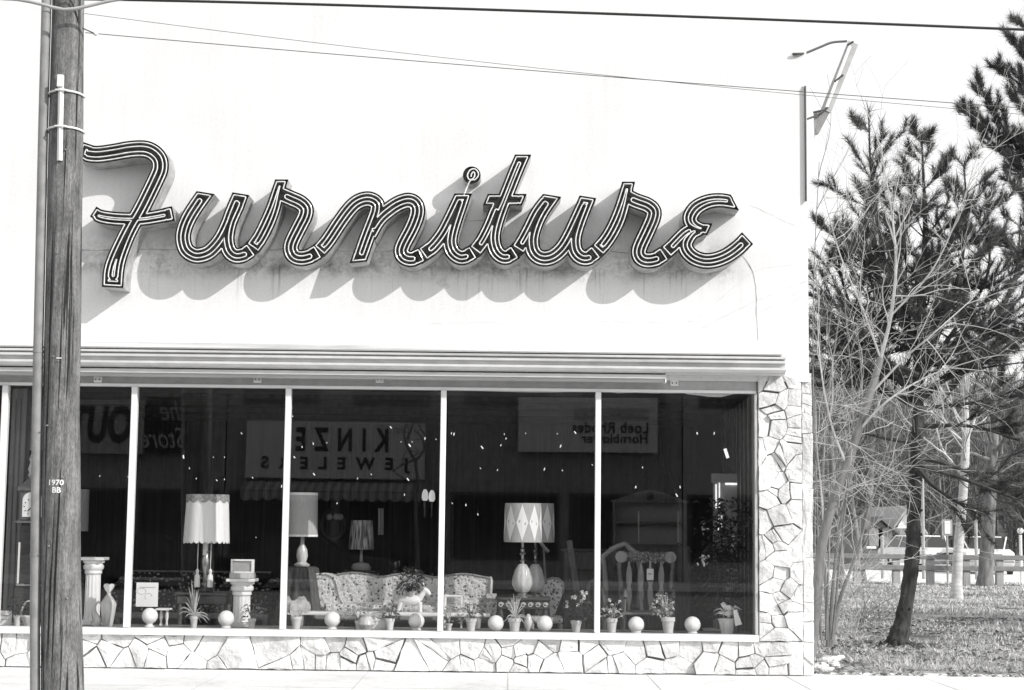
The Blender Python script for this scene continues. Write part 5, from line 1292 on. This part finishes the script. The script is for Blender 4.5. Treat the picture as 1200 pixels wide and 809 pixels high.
# bare leaning tree against the corner
Y3 = 2.6; rr = random.Random(12); kx = P(958,500,Y3).x
bt = thing('bare_tree', 'pale bare tree leaning away from the stone corner, twigs spreading over the pine', 'bare tree', (P(951,750,Y3).x, Y3, 0))
keepf = lambda p: p.x > XR + .05 + (.25 if p.y < .4 else 0)
tk = catmull(PX_([(950,768),(953,735),(957,700),(961,660),(966,625),(978,585),(992,545),(1006,505),(1020,462),(1032,420)], Y3), .12); n = len(tk)
MB().tube(tk, [.074*(1-.42*i/n)*(1+.1*mnoise.noise((3,0,i*.6))) for i in range(n)], 10).build('trunk', 'bark_pale', bt, True)
lb = MB()
main = [([(1032,420),(1044,370),(1050,310),(1045,250),(1035,190)], .042), ([(1020,462),(1060,420),(1095,390),(1140,350)], .03), ([(1006,505),(1040,470),(1090,440),(1150,420)], .028), ([(992,545),(975,500),(963,440),(958,380)], .026),
        ([(966,625),(962,570),(957,520),(956,470)], .022), ([(1032,420),(1010,360),(985,300),(965,230)], .026), ([(1044,370),(1090,320),(1120,260),(1140,200)], .024), ([(957,700),(975,680),(1000,672),(1030,660)], .012), ([(978,585),(1000,570),(1030,560),(1060,540)],.016)]
for pth, r_ in main:
    pts_ = catmull([P(x, y, Y3-.5*i*rr.uniform(0,.5)) for i, (x, y) in enumerate(pth)], .12); n = len(pts_); lb.tube(pts_, [max(.005, .62*r_*(1-.75*i/n)) for i in range(n)], 6)
    for i in range(2, n):
        if rr.random() < .25: continue
        d = (pts_[i]-pts_[i-1]).normalized(); nd2 = (d*.5 + rvec(rr)*.9 + Vector((.12,-.1,.15))).normalized()
        if not keepf(pts_[i]+nd2*.8): nd2.x = abs(nd2.x)+.15
        grow(lb, pts_[i], nd2.normalized(), rr.uniform(.5,1.15), max(.0045, r_*.24), 2, rr, -.06, .50, (2,4), None, .0022, keepf)
lb.build('branches', 'twig', bt, True)
# a finer bare tree just behind it
Y4 = 3.9; rr = random.Random(44); bt2 = thing('bare_tree', 'slender many stemmed bare tree just behind the leaning one', 'bare tree', (P(972,752,Y4).x, Y4, 0)); st_ = MB(); br_ = MB()
for pth in ([(972,758),(976,690),(984,620),(1000,540),(1010,460),(1004,380)],[(974,758),(985,700),(1004,650),(1020,590),(1042,530),(1050,470)],[(970,758),(968,690),(964,610),(966,520),(974,440),(985,360)]):
    pts_ = catmull(PX_(pth, Y4), .12); n = len(pts_); st_.tube(pts_, [.024*(1-.8*i/n)+.004 for i in range(n)], 7)
    for i in range(n//4, n):
        if rr.random() < .55: continue
        d = (pts_[i]-pts_[i-1]).normalized(); nd2 = (d*.35 + rvec(rr)*.95 + Vector((.1,-.1,.1))).normalized()
        if not keepf(pts_[i]+nd2*.7): nd2.x = abs(nd2.x)+.15
        grow(br_, pts_[i], nd2.normalized(), rr.uniform(.4,1.1), .006, 2, rr, -.05, .55, (2,4), None, .0022, keepf)
st_.build('stems', 'bark_pale', bt2, True); br_.build('branches', 'twig', bt2, True)
# tall thin whips near the wall
wh = thing('sapling', 'thin bare sapling growing straight up beside the wall corner', 'sapling', (P(960,745,3.4).x, 3.4, 0))
mb = MB()
for pth in ([(962,750),(958,600),(953,450),(954,320),(960,190)],[(968,750),(972,600),(965,460),(957,330)],[(975,750),(990,600),(1000,480),(990,330),(1012,240)]):
    pts_ = catmull(PX_(pth, 3.4), .2); n = len(pts_); mb.tube(pts_, [max(.004,.018*(1-.8*i/n)) for i in range(n)], 5)
    for i in range(n//4, n, 2): grow(mb, pts_[i], Vector((rr.uniform(.05,.6),rr.uniform(-.3,.3),.9)).normalized(), rr.uniform(.4,1.0), .006, 1, rr, .1, .25, (1,3), None, .003, keepf)
mb.build('stems', 'bark_mid', wh, True)
# brush at the wall foot
def shrub(px, py, n_, H, spread, lab, mat_='twig', seed=1, thick=.006):
    rr = random.Random(seed); c = G(px, py); t = thing('bare_shrub', lab, 'shrub', c); mb = MB()
    for i in range(n_):
        d = Vector((rr.gauss(0,spread), rr.gauss(0,spread), rr.uniform(.35,1))).normalized()
        if c.y < 9 and d.x < 0 and c.x < XR+1.3: d.x *= .25
        p = c+Vector((rr.uniform(0,.5), rr.uniform(-.3,.3), -.03)); grow(mb, p, d, H*rr.uniform(.6,1.1), thick, 1, rr, -.35, .4, (1,3), None, .003)
    mb.build('stems', mat_, t, True); return t
shrub(974, 745, 44, .8, .8, 'arching dry shrub at the foot of the stone corner', 'twig', 3, .006)
shrub(1000, 728, 45, .9, .9, 'low tangled dry shrub left of the crooked pine trunk', 'bark_mid', 4, .006)
shrub(985, 700, 34, 1.5, .7, 'tall bare thicket between the corner and the road', 'twig', 6, .008)
# mid distance trees
def baretree(px, py, path, r0, lab, mat_, seed, branches=16, bl=1.5, depth=2, name='bare_tree', tw=None):
    rr = random.Random(seed); c = G(px, py); t = thing(name, lab, 'bare tree', c); pts_ = catmull([Vector((c.x,c.y,-.08))]+[P(x, y, c.y) for x, y in path], .4); n = len(pts_)
    MB().tube(pts_, [r0*(1.25 if i == 0 else 1)*(1-.62*i/n) for i in range(n)], 10).build('trunk', mat_, t, True)
    mb = MB()
    for k_ in range(branches):
        i = rr.randint(int(n*.38), n-1); d = (pts_[i]-pts_[i-1]).normalized(); nd2 = (d*.5+rvec(rr)*.8+Vector((0,0,.25))).normalized()
        grow(mb, pts_[i], nd2, bl*rr.uniform(.6,1.2), r0*.25, depth, rr, 0, .35, (2,3), None, .006)
    mb.build('branches', tw or mat_, t, True); return t
baretree(1121, 701, [(1122,660),(1126,610),(1130,560),(1132,500),(1128,430),(1132,360)], .14, 'white barked birch standing on the lawn', 'bark_birch', 31, 20, 1.8, 2, 'birch_tree')
baretree(1154, 687, [(1157,640),(1160,590),(1163,540),(1165,470),(1160,400)], .24, 'dark trunked tree by the guard rail right of the birch', 'bark_mid', 32, 20, 2.2, 2)
baretree(1005, 682, [(1008,650),(1016,610),(1020,570),(1022,520),(1030,460)], .14, 'slim dark tree at the left end of the guard rail', 'bark_mid', 33, 22, 2.0, 2)
baretree(1012, 684, [(1006,640),(998,590),(994,540),(985,480)], .12, 'second slim dark tree forking left beside the rail end', 'bark_mid', 34, 22, 2.0, 2)
baretree(985, 690, [(984,640),(978,590),(975,540),(972,470)], .12, 'bare tree close behind the stone corner', 'bark_mid', 35, 24, 2.0, 2)
# guard rail
gy = G(1100,685).y; gr = thing('guard_rail', 'timber posted guard rail along the far road', 'guard rail', G(1100,685))
zr = P(1100,655,gy).z
for px in (962,1004,1050,1090,1132,1171,1212,1254,1296):
    x = P(px,670,gy).x; MB().rbox(x-.11, x+.11, gy-.1, gy+.1, -.1, P(px,652,gy).z, .01).build('post', 'post_wood', gr)
for z0, z1_ in ((zr-.02, zr+.13), (zr-.35, zr-.20)):
    MB().rbox(P(930,670,gy).x, P(1330,670,gy).x, gy-.16, gy-.11, z0, z1_, .02).build('rail', 'rail', gr)
far_y0 = gy+1.0
struct('far_road', MB().box(-200, 220, far_y0, far_y0+26, -.02, .004), 'concrete')
# parked cars
def make_car(name, lab, cat, loc, rotz, paint, group=None, side=False):
    t = thing(name, lab, cat, (0,0,0), group); L = 4.8; W = .9
    body = [(-2.4,.45),(-2.38,.72),(-2.25,.86),(-1.2,.92),(1.0,.94),(2.25,.82),(2.4,.66),(2.4,.42),(1.95,.30),(-2.0,.30)]
    bm = bmesh.new(); n = len(body); rings = []
    for yy, sc in ((-W,.97),(-W*.93,1.0),(W*.93,1.0),(W,.97)):
        rings.append([bm.verts.new((x*sc, yy, .6+(z-.6)*sc)) for x, z in body])
    for a, b_ in zip(rings, rings[1:]):
        for i in range(n): bm.faces.new((a[i], a[(i+1)%n], b_[(i+1)%n], b_[i]))
    bm.faces.new(rings[0][::-1]); bm.faces.new(rings[-1]); bmesh.ops.recalc_face_normals(bm, faces=bm.faces[:]); bm.verts.index_update()
    MB().raw([v.co for v in bm.verts], [[v.index for v in f.verts] for f in bm.faces]).build('body', paint, t); bm.free()
    cab = [(-1.55,.90),(-1.0,1.36),(.35,1.38),(1.05,.92)]
    vs = [(x, -W*.92 if z < 1 else -W*.72, z) for x, z in cab] + [(x, W*.92 if z < 1 else W*.72, z) for x, z in cab]
    MB().raw(vs, [(0,1,2,3),(7,6,5,4),(0,4,5,1),(1,5,6,2),(2,6,7,3),(3,7,4,0)]).build('windows', 'carglass', t)
    MB().rbox(-1.02, .38, -W*.73, W*.73, 1.355, 1.41, .02).build('roof', paint, t)
    pm = MB()
    for sy in (-1, 1):
        for (xa, za), (xb, zb) in (((-1.57,.9),(-1.0,1.38)),((.36,1.39),(1.08,.92)),((-.3,.93),(-.3,1.38))): pm.tube([(xa,sy*W*.93,za),(xb,sy*W*.725,zb)], .03, 5)
    pm.build('window_pillars', paint, t)
    for x in (-1.45, 1.45):
        for sy in (-1, 1):
            w_ = MB().tube([(x,sy*W*.80,.32),(x,sy*W*1.01,.32)], .32, 20).build('wheel', 'tyre', t); MB().tube([(x,sy*W*1.0,.32),(x,sy*W*1.025,.32)], .18, 14).build('rim', 'chrome', w_)
    for x in (-2.44, 2.42): MB().rbox(x-.05, x+.05, -W*.98, W*.98, .42, .54, .02).build('bumper', 'chrome', t)
    for sy in (-1, 1): MB().tube([(2.38,sy*.62,.68),(2.44,sy*.62,.68)], .085, 12).build('headlight', 'globe', t, True); MB().rbox(-2.42, -2.38, sy*.62-.14, sy*.62+.14, .62, .74, .01).build('tail_light', 'lightink', t)
    MB().box(2.405, 2.43, -.45, .45, .6, .76).build('grille', 'darkmetal', t)
    t.location = loc; t.rotation_euler = (0,0,rotz); return t
cy = far_y0+13
make_car('parked_car', 'pale parked car beyond the rail right of the birch', 'car', (P(1152,650,cy).x, cy, .004), R(-100), 'carpaint_pale')
make_car('parked_car', 'pale parked car beyond the rail behind the crooked pine trunk', 'car', (P(1080,650,cy+3).x, cy+3, .004), R(-80), 'carpaint_pale')
# small far buildings
def shed(px0, px1, pyt, Y, d_, lab, wm, rm, zroof=.9):
    a, b_ = P(px0,650,Y), P(px1,650,Y); zt = P(px0,pyt,Y).z; xm = (a.x+b_.x)/2; t = thing('house', lab, 'house', (xm, Y, 0))
    MB().prism([(a.x,-.1),(b_.x,-.1),(b_.x,zt),(xm,zt+zroof),(a.x,zt)], Y, Y+d_).build('wall', wm, t)
    r_ = MB(); r_.raw([(a.x-.3,Y-.3,zt-.12),(xm,Y-.3,zt+zroof+.06),(xm,Y+d_+.3,zt+zroof+.06),(a.x-.3,Y+d_+.3,zt-.12),(a.x-.3,Y-.3,zt),(xm,Y-.3,zt+zroof+.2),(xm,Y+d_+.3,zt+zroof+.2),(a.x-.3,Y+d_+.3,zt)],[(0,3,2,1),(4,5,6,7),(0,1,5,4),(1,2,6,5),(2,3,7,6),(3,0,4,7)])
    r_.raw([(b_.x+.3,Y-.3,zt-.12),(xm,Y-.3,zt+zroof+.06),(xm,Y+d_+.3,zt+zroof+.06),(b_.x+.3,Y+d_+.3,zt-.12),(b_.x+.3,Y-.3,zt),(xm,Y-.3,zt+zroof+.2),(xm,Y+d_+.3,zt+zroof+.2),(b_.x+.3,Y+d_+.3,zt)],[(0,1,2,3),(7,6,5,4),(1,0,4,5),(2,1,5,6),(3,2,6,7),(0,3,7,4)])
    r_.build('roof', rm, t)
    for u in (.3,.7):
        x = a.x+(b_.x-a.x)*u; fr_ = MB().box(x-.3, x+.3, Y-.05, Y-.004, .9, 1.7).build('window', 'rail', t); MB().box(x-.42, x+.42, Y-.09, Y-.052, .8, .89).build('sill', 'paper', fr_)
    return t
shed(1049, 1078, 624, cy+10, 8, 'small white gabled house behind the crooked pine trunk', 'paper', 'brickmid', 1.0)
shed(1018, 1046, 624, cy+9, 8, 'dark low shed left of the small white house', 'wood_mid', 'roof', .5)
# road sign, lamp posts, poles
sy_ = far_y0+.4; p = P(1110,640,sy_); t = thing('road_sign', 'narrow white road sign on a post beyond the rail', 'road sign', (p.x, sy_, 0))
MB().tube([(p.x,sy_,-.05),(p.x,sy_,P(1110,612,sy_).z)], .035, 8).build('post', 'post_wood', t); MB().rbox(p.x-.09, p.x+.09, sy_-.06, sy_-.04, P(1110,626,sy_).z, P(1110,611,sy_).z, .01).build('panel', 'paper', t); MB().rbox(p.x-.16, p.x+.16, sy_-.038, sy_-.036, P(1110,628,sy_).z, P(1110,609,sy_).z, .0005).build('panel_edge', 'lightink', t)
p = P(1196,640,sy_); t = thing('road_lamp', 'short white topped post at the right edge beyond the rail', 'post', (p.x, sy_, 0))
MB().tube([(p.x,sy_,-.05),(p.x,sy_,P(1196,627,sy_).z)], .05, 8).build('post', 'paper', t); MB().ball((p.x,sy_,P(1196,624,sy_).z+.05), .1, 10).build('cap', 'globe', t, True)
for i, (px, yt, lab) in enumerate(((1082,560,'tall thin far pole right of the crooked pine trunk'),(1144,600,'thin far pole between birch and dark trunk'),(1034,630,'short pale far post left of the white house'))):
    p = P(px,640,sy_+4); t = thing('far_pole', lab, 'pole', (p.x, sy_+4, 0)); MB().tube([(p.x,sy_+4,-.05),(p.x,sy_+4,P(px,yt,sy_+4).z)], .06, 8).build('shaft', 'post_wood', t); MB().ball((p.x,sy_+4,P(px,yt,sy_+4).z), .07, 8).build('cap', 'post_wood', t)
# hill and winter woods
hm = MB(); nx_, ny_ = 60, 16; vs = []; fs = []
hy0, hy1 = far_y0+46, far_y0+220
for j in range(ny_+1):
    for i in range(nx_+1):
        x = -140+340*i/nx_; y = hy0+(hy1-hy0)*j/ny_; u = j/ny_; z = -.3 + 13*u**.8*(1+.2*mnoise.noise((x*.02,y*.02,0))); vs.append((x,y,z))
for j in range(ny_):
    for i in range(nx_): o_ = j*(nx_+1)+i; fs.append((o_,o_+1,o_+nx_+2,o_+nx_+1))
struct('hills', hm.raw(vs, fs), 'hillfloor', True)
wm = MB(); rr = random.Random(77)
for i in range(760):
    u = rr.random(); y = hy0-6+(hy1-hy0)*.75*u; px = rr.uniform(900,1330); x = P(px,620,y).x; v = (y-hy0)/(hy1-hy0); z = -.4+13*max(0,v)**.8; H = rr.uniform(6,12)
    p0 = Vector((x,y,z-.3)); p1 = p0+Vector((rr.uniform(-.6,.6),0,H)); r0 = rr.uniform(.06,.16); wm.tube([p0,(p0+p1)/2+Vector((rr.uniform(-.3,.3),0,0)),p1], [r0,r0*.7,.03], 4, False)
    for q in range(26):
        uu = rr.uniform(.12,1); b0 = p0+(p1-p0)*uu; d = Vector((rr.uniform(-1,1),rr.uniform(-1,1),rr.uniform(.3,1.3))).normalized(); L = H*.3*(1.15-uu*.7)*rr.uniform(.6,1.2)
        b1 = b0+d*L; wm.tube([b0,b1], [.04,.012], 3, False)
        for w2 in range(3):
            b2_ = b0+(b1-b0)*rr.uniform(.4,1); d2 = (d+rvec(rr)*.8).normalized(); wm.tube([b2_,b2_+d2*L*.5], [.022,.01], 3, False)
tag(wm.build('woods', 'hilltree', None, False, False), 'grey winter woodland covering the far hillside', 'woods', None, 'stuff')
# dry grass, litter
gm = MB(); rr = random.Random(8)
for i in range(26000):
    y = 1+33*rr.random()**1.6; px = rr.uniform(945,1260); x = P(px,700,y).x
    if x < XR+.05 and y < 9: continue
    if mnoise.noise((x*.9,y*.9,3)) < -.25: continue
    h = rr.uniform(.02,.07)*(1+max(0,mnoise.noise((x*.5,y*.5,0)))*1.5); w_ = .006+.0006*y; a = rr.uniform(0,6.28); t_ = Vector((math.cos(a),math.sin(a),0)); l_ = Vector((rr.gauss(0,.04),rr.gauss(0,.04),0))
    b0 = Vector((x,y,-.014)); gm.raw([b0-t_*w_, b0+t_*w_, b0+l_+Vector((0,0,h))], [(0,1,2)])
tag(gm.build('grass', 'grassblade', None, False, False), 'dry patchy winter grass right of the shop', 'grass', None, 'stuff')
lm_ = MB()
for i in range(900):
    y = .2+16*rr.random()**2; px = rr.uniform(950,1240); x = P(px,740,y).x
    if x < XR+.05 and y < 9: continue
    lm_.leaf(Vector((x,y,.0)), Vector((rr.uniform(-1,1),rr.uniform(-1,1),.25)), rr.uniform(.06,.13), rr.uniform(.03,.06), .1)
for k_ in range(16):
    y0_ = rr.uniform(1.5,14); x0_ = P(rr.uniform(985,1240),720,y0_).x
    for i in range(70):
        x = x0_+rr.gauss(0,.55); y = y0_+rr.gauss(0,.16)
        if x < XR+.15 and y < 9: continue
        lm_.leaf(Vector((x,y,.0)), Vector((rr.uniform(-1,1),rr.uniform(-1,1),.2)), rr.uniform(.06,.12), rr.uniform(.03,.06), .1)
tag(lm_.build('leaf_litter', 'litter', None, False, False), 'dead leaves scattered over the grass', 'leaves', None, 'stuff')
# unseen evergreen added off to the right to cast shade across the lawn
ev = thing('shade_evergreen', 'unseen tall evergreen added right of the taller pine to shade the lawn', 'evergreen', (14.8, 8.6, 0)); rr = random.Random(4); em = MB()
for i in range(5200):
    z = rr.uniform(.5,6.2); rad = 1.75*min(1,(6.6-z)/2.6)*rr.random()**.4; a = rr.uniform(0,6.28); p_ = Vector((14.8+rad*math.cos(a), 8.6+rad*math.sin(a), z)); em.leaf(p_, rvec(rr)+Vector((math.cos(a)*.5,math.sin(a)*.5,.2)), rr.uniform(.2,.4), .16, .2)
MB().tube([(14.8,8.6,-.1),(14.8,8.6,5.8)], [.16,.04], 8).build('trunk', 'bark_pine', ev, True); em.build('foliage', 'needle', ev, fix=False)
# leaves and roots gathered at the pine's foot
rt = MB(); c0 = G(1052,757)
for a in (2.6,3.5,4.3,5.4,6.1): rt.tube(catmull([c0+Vector((.05*math.cos(a),.05*math.sin(a),.12)), c0+Vector((.2*math.cos(a),.2*math.sin(a),.02)), c0+Vector((.45*math.cos(a+.2),.45*math.sin(a+.2),-.03))],.05), [.05,.045,.04,.03,.03,.02,.015,.012,.01,.01,.01,.01,.01,.01,.01][:len(catmull([c0+Vector((.05*math.cos(a),.05*math.sin(a),.12)), c0+Vector((.2*math.cos(a),.2*math.sin(a),.02)), c0+Vector((.45*math.cos(a+.2),.45*math.sin(a+.2),-.03))],.05))], 8)
rt.build('roots', 'bark_pine', pine, True)
pl_ = MB(); rr = random.Random(91)
for i in range(900):
    a = rr.uniform(0,6.28); q_ = abs(rr.gauss(0,.55))+.08; p_ = c0+Vector((q_*math.cos(a)*1.6, q_*math.sin(a), .0)); pl_.leaf(p_, Vector((rr.uniform(-1,1),rr.uniform(-1,1),.2)), rr.uniform(.04,.10), rr.uniform(.015,.05), .1)
tag(pl_.build('needle_litter', 'litter', None, False, False), 'dark litter heaped round the foot of the crooked pine', 'leaves', None, 'stuff')
# rubble by the corner
rb = thing('rubble_heap', 'small heap of broken pale stones at the foot of the corner', 'rubble', G(963,784))
for i in range(16):
    p = G(rr.uniform(957,985), rr.uniform(772,789)); s_ = rr.uniform(.03,.08)
    MB().rbox(p.x-s_, p.x+s_, p.y-s_*.7, p.y+s_*.7, -.01, s_*rr.uniform(.5,1), s_*.3, 1, Matrix.Rotation(rr.uniform(0,3),3,'Z'), p).build('stone', 'stone', rb)

# ------------------------------------------------------------------ the street opposite (seen only in the shop window)
def OP(px, py):                # place on the opposite fronts whose mirror image shows at that pixel
    d = ray(px, py); t = (-OPY + DIST)/d.y; q = CAM + d*t; return q     # x and z stay the same under the mirror y -> -y
def opp_building(name, lab, px0, px1, top, wallm, signs=None):
    a, b_ = OP(px0, 600), OP(px1, 600); t = thing(name, lab, 'shop', ((a.x+b_.x)/2, OPY, 0))
    MB().box(a.x+.02, b_.x-.02, OPY-9, OPY-.002, -.2, top).build('wall', wallm, t)
    MB().box(a.x+.02, b_.x-.02, OPY, OPY+.25, top-.35, top+.1).build('cornice', 'brickmid', t)
    n = max(1, int((b_.x-a.x)/2.4)); wdt = (b_.x-a.x)/n
    for i in range(n):
        x = a.x+wdt*i; d_ = (i == n//2)
        f_ = MB().box(x+.15, x+wdt-.15, OPY, OPY+.06, .05 if d_ else .6, 2.6).build('door' if d_ else 'shop_window', 'wood_dark', t)
        MB().box(x+.24, x+wdt-.24, OPY+.062, OPY+.07, .15 if d_ else .7, 2.5).build('pane', 'carglass', f_)
        if top > 6: g_ = MB().box(x+.5, x+wdt-.5, OPY, OPY+.05, 5.2, 6.6).build('window', 'wood_dark', t); MB().box(x+.58, x+wdt-.58, OPY+.052, OPY+.058, 5.28, 6.52).build('pane', 'carglass', g_)
    return t
def signboard(parent_lab, px0, py0, px1, py1, lines, board='sign_white', letter='ink', cat='sign'):
    a, b_ = OP(px0, py1), OP(px1, py0); t = thing('shop_sign', parent_lab, cat, ((a.x+b_.x)/2, OPY+.25, a.z))
    MB().box(a.x, b_.x, OPY+.26, OPY+.40, a.z, b_.z).build('board', board, t)
    for txt, q0, r0, q1, r1, bold, sh, *sp in lines:
        c0, c1 = OP(q0, r1), OP(q1, r0); tv, tf = text_mb(txt, 1, abs(c1.x-c0.x), c1.z-c0.z, bold, sh, depth=.02, space=sp[0] if sp else 1.0)
        cx, cz = (c0.x+c1.x)/2, (c0.z+c1.z)/2
        # lettering faces the street (+y), so it runs towards -x
        MB().raw([(cx - v.x, OPY+.415+v.z, cz+v.y) for v in tv], tf).build('lettering', letter, t)
    return t
opp_building('jewellery_shop', 'brick jewellery shop across the street, reflected in the second and third panes', 262, 522, 6.2, 'brickdark')
opp_building('brokerage_office', 'dark office across the street, reflected in the fourth pane', 522, 800, 6.6, 'brickdark')
opp_building('corner_shop', 'dark shop across the street, reflected in the rightmost pane', 800, 1180, 6.4, 'brickmid')
opp_building('script_sign_shop', 'dark shop with a script sign across the street, reflected beside the pole', -60, 262, 6.0, 'brickdark')
opp_building('left_corner_shop', 'plain dark shop across the street, reflected left of the utility pole', -420, -60, 6.3, 'brickmid')
signboard('long white jewellers sign in two rows of dark capitals', 289, 496, 499, 560, [('KINZE', 348, 503, 456, 529, .03, 0, 1.9), ('JEWELERS', 307, 537, 481, 554, .03, 0, 2.2)])
signboard('white brokerage sign with two lines of dark print', 607, 468, 770, 530, [('Loeb Rhodes', 670, 496, 759, 508, .012, 0, 1.08), ('Hornblower', 681, 509.5, 758, 520, .012, 0, 1.08)])
a, b_ = OP(672, 493), OP(760, 480)
MB().box(a.x, b_.x, OPY+.402, OPY+.41, a.z, b_.z).build('sign_band', 'lightink', [o for o in col.objects if o.get('label','').startswith('white brokerage')][0])
signboard('dark board with pale script words', 172, 466, 226, 532, [('the', 190, 470, 221, 494, .0, .35), ('Store', 166, 502, 221, 526, .0, .35)], 'letterface', 'lightink')
signboard('pale board with large outlined capitals', 92, 470, 172, 532, [('OUT', 84, 476, 158, 520, .04, -.12)], 'brickmid', 'ink')
# striped awning below the jewellers sign
a, b_ = OP(289, 562), OP(499, 585); aw = thing('shop_awning', 'striped scalloped awning under the jewellers sign', 'awning', ((a.x+b_.x)/2, OPY, b_.z))
MB().raw([(a.x,OPY+.1,a.z),(b_.x,OPY+.1,a.z),(b_.x,OPY+1.2,b_.z+.2),(a.x,OPY+1.2,b_.z+.2),(a.x,OPY+.1,a.z-.03),(b_.x,OPY+.1,a.z-.03),(b_.x,OPY+1.2,b_.z+.17),(a.x,OPY+1.2,b_.z+.17)],[(0,1,2,3),(7,6,5,4),(0,4,5,1),(1,5,6,2),(2,6,7,3),(3,7,4,0)]).build('cover', 'awnstripe', aw)
sc = [(a.x,b_.z+.16)]; n = 16
for i in range(n*6+1): u = i/(n*6); sc.append((a.x+(b_.x-a.x)*u, b_.z-.02-.10*abs(math.sin(u*n*math.pi))))
sc.append((b_.x,b_.z+.16)); MB().prism(sc, OPY+1.2, OPY+1.215).build('valance', 'awnstripe', aw)
# bare street tree in front of the jewellers and parked cars across the street
def MIR(px, py, Y): d = ray(px, py); t = (Y+DIST)/d.y; q = CAM+d*t; return Vector((q.x, -q.y, q.z))
YB_ = -OPY-2.6
tr = thing('street_tree', 'slim bare street tree in front of the jewellers sign', 'tree', MIR(490,660,YB_)); mb = MB(); rr = random.Random(3)
base = MIR(489,640,YB_); base.z = -.15
tk = catmull([base, MIR(489,640,YB_), MIR(487,600,YB_), MIR(489,560,YB_), MIR(486,540,YB_)], .3); MB().tube(tk, [.07*(1-.4*i/len(tk)) for i in range(len(tk))], 8).build('trunk', 'bark_pale', tr, True)
for pth in ([(486,540),(475,520),(473,505),(478,490)],[(486,540),(497,527),(493,512),(484,503)],[(487,538),(470,545),(460,552),(475,562)],[(475,520),(482,500),(495,480),(498,465)],[(497,527),(500,515),(490,498)]):
    pts_ = catmull([MIR(x,y,YB_) for x, y in pth], .15); mb.tube(pts_, [max(.012,.045*(1-.7*i/len(pts_))) for i in range(len(pts_))], 6)
    for i in range(2, len(pts_), 3): grow(mb, pts_[i], (rvec(rr)+Vector((0,0,.4))).normalized(), rr.uniform(.5,1.0), .012, 1, rr, 0, .4, (1,3), None, .006)
mb.build('branches', 'bark_mid', tr, True)
cY = OPY+5.0
make_car('parked_car', 'dark sedan at the far kerb, reflected left of the floral sofa', 'car', (MIR(360,650,-cY).x, cY, -.15), 0, 'carpaint_dark')
make_car('parked_car', 'dark sedan at the far kerb, reflected in the second pane', 'car', (MIR(225,650,-cY).x-1.0, cY, -.15), 0, 'carpaint_dark')
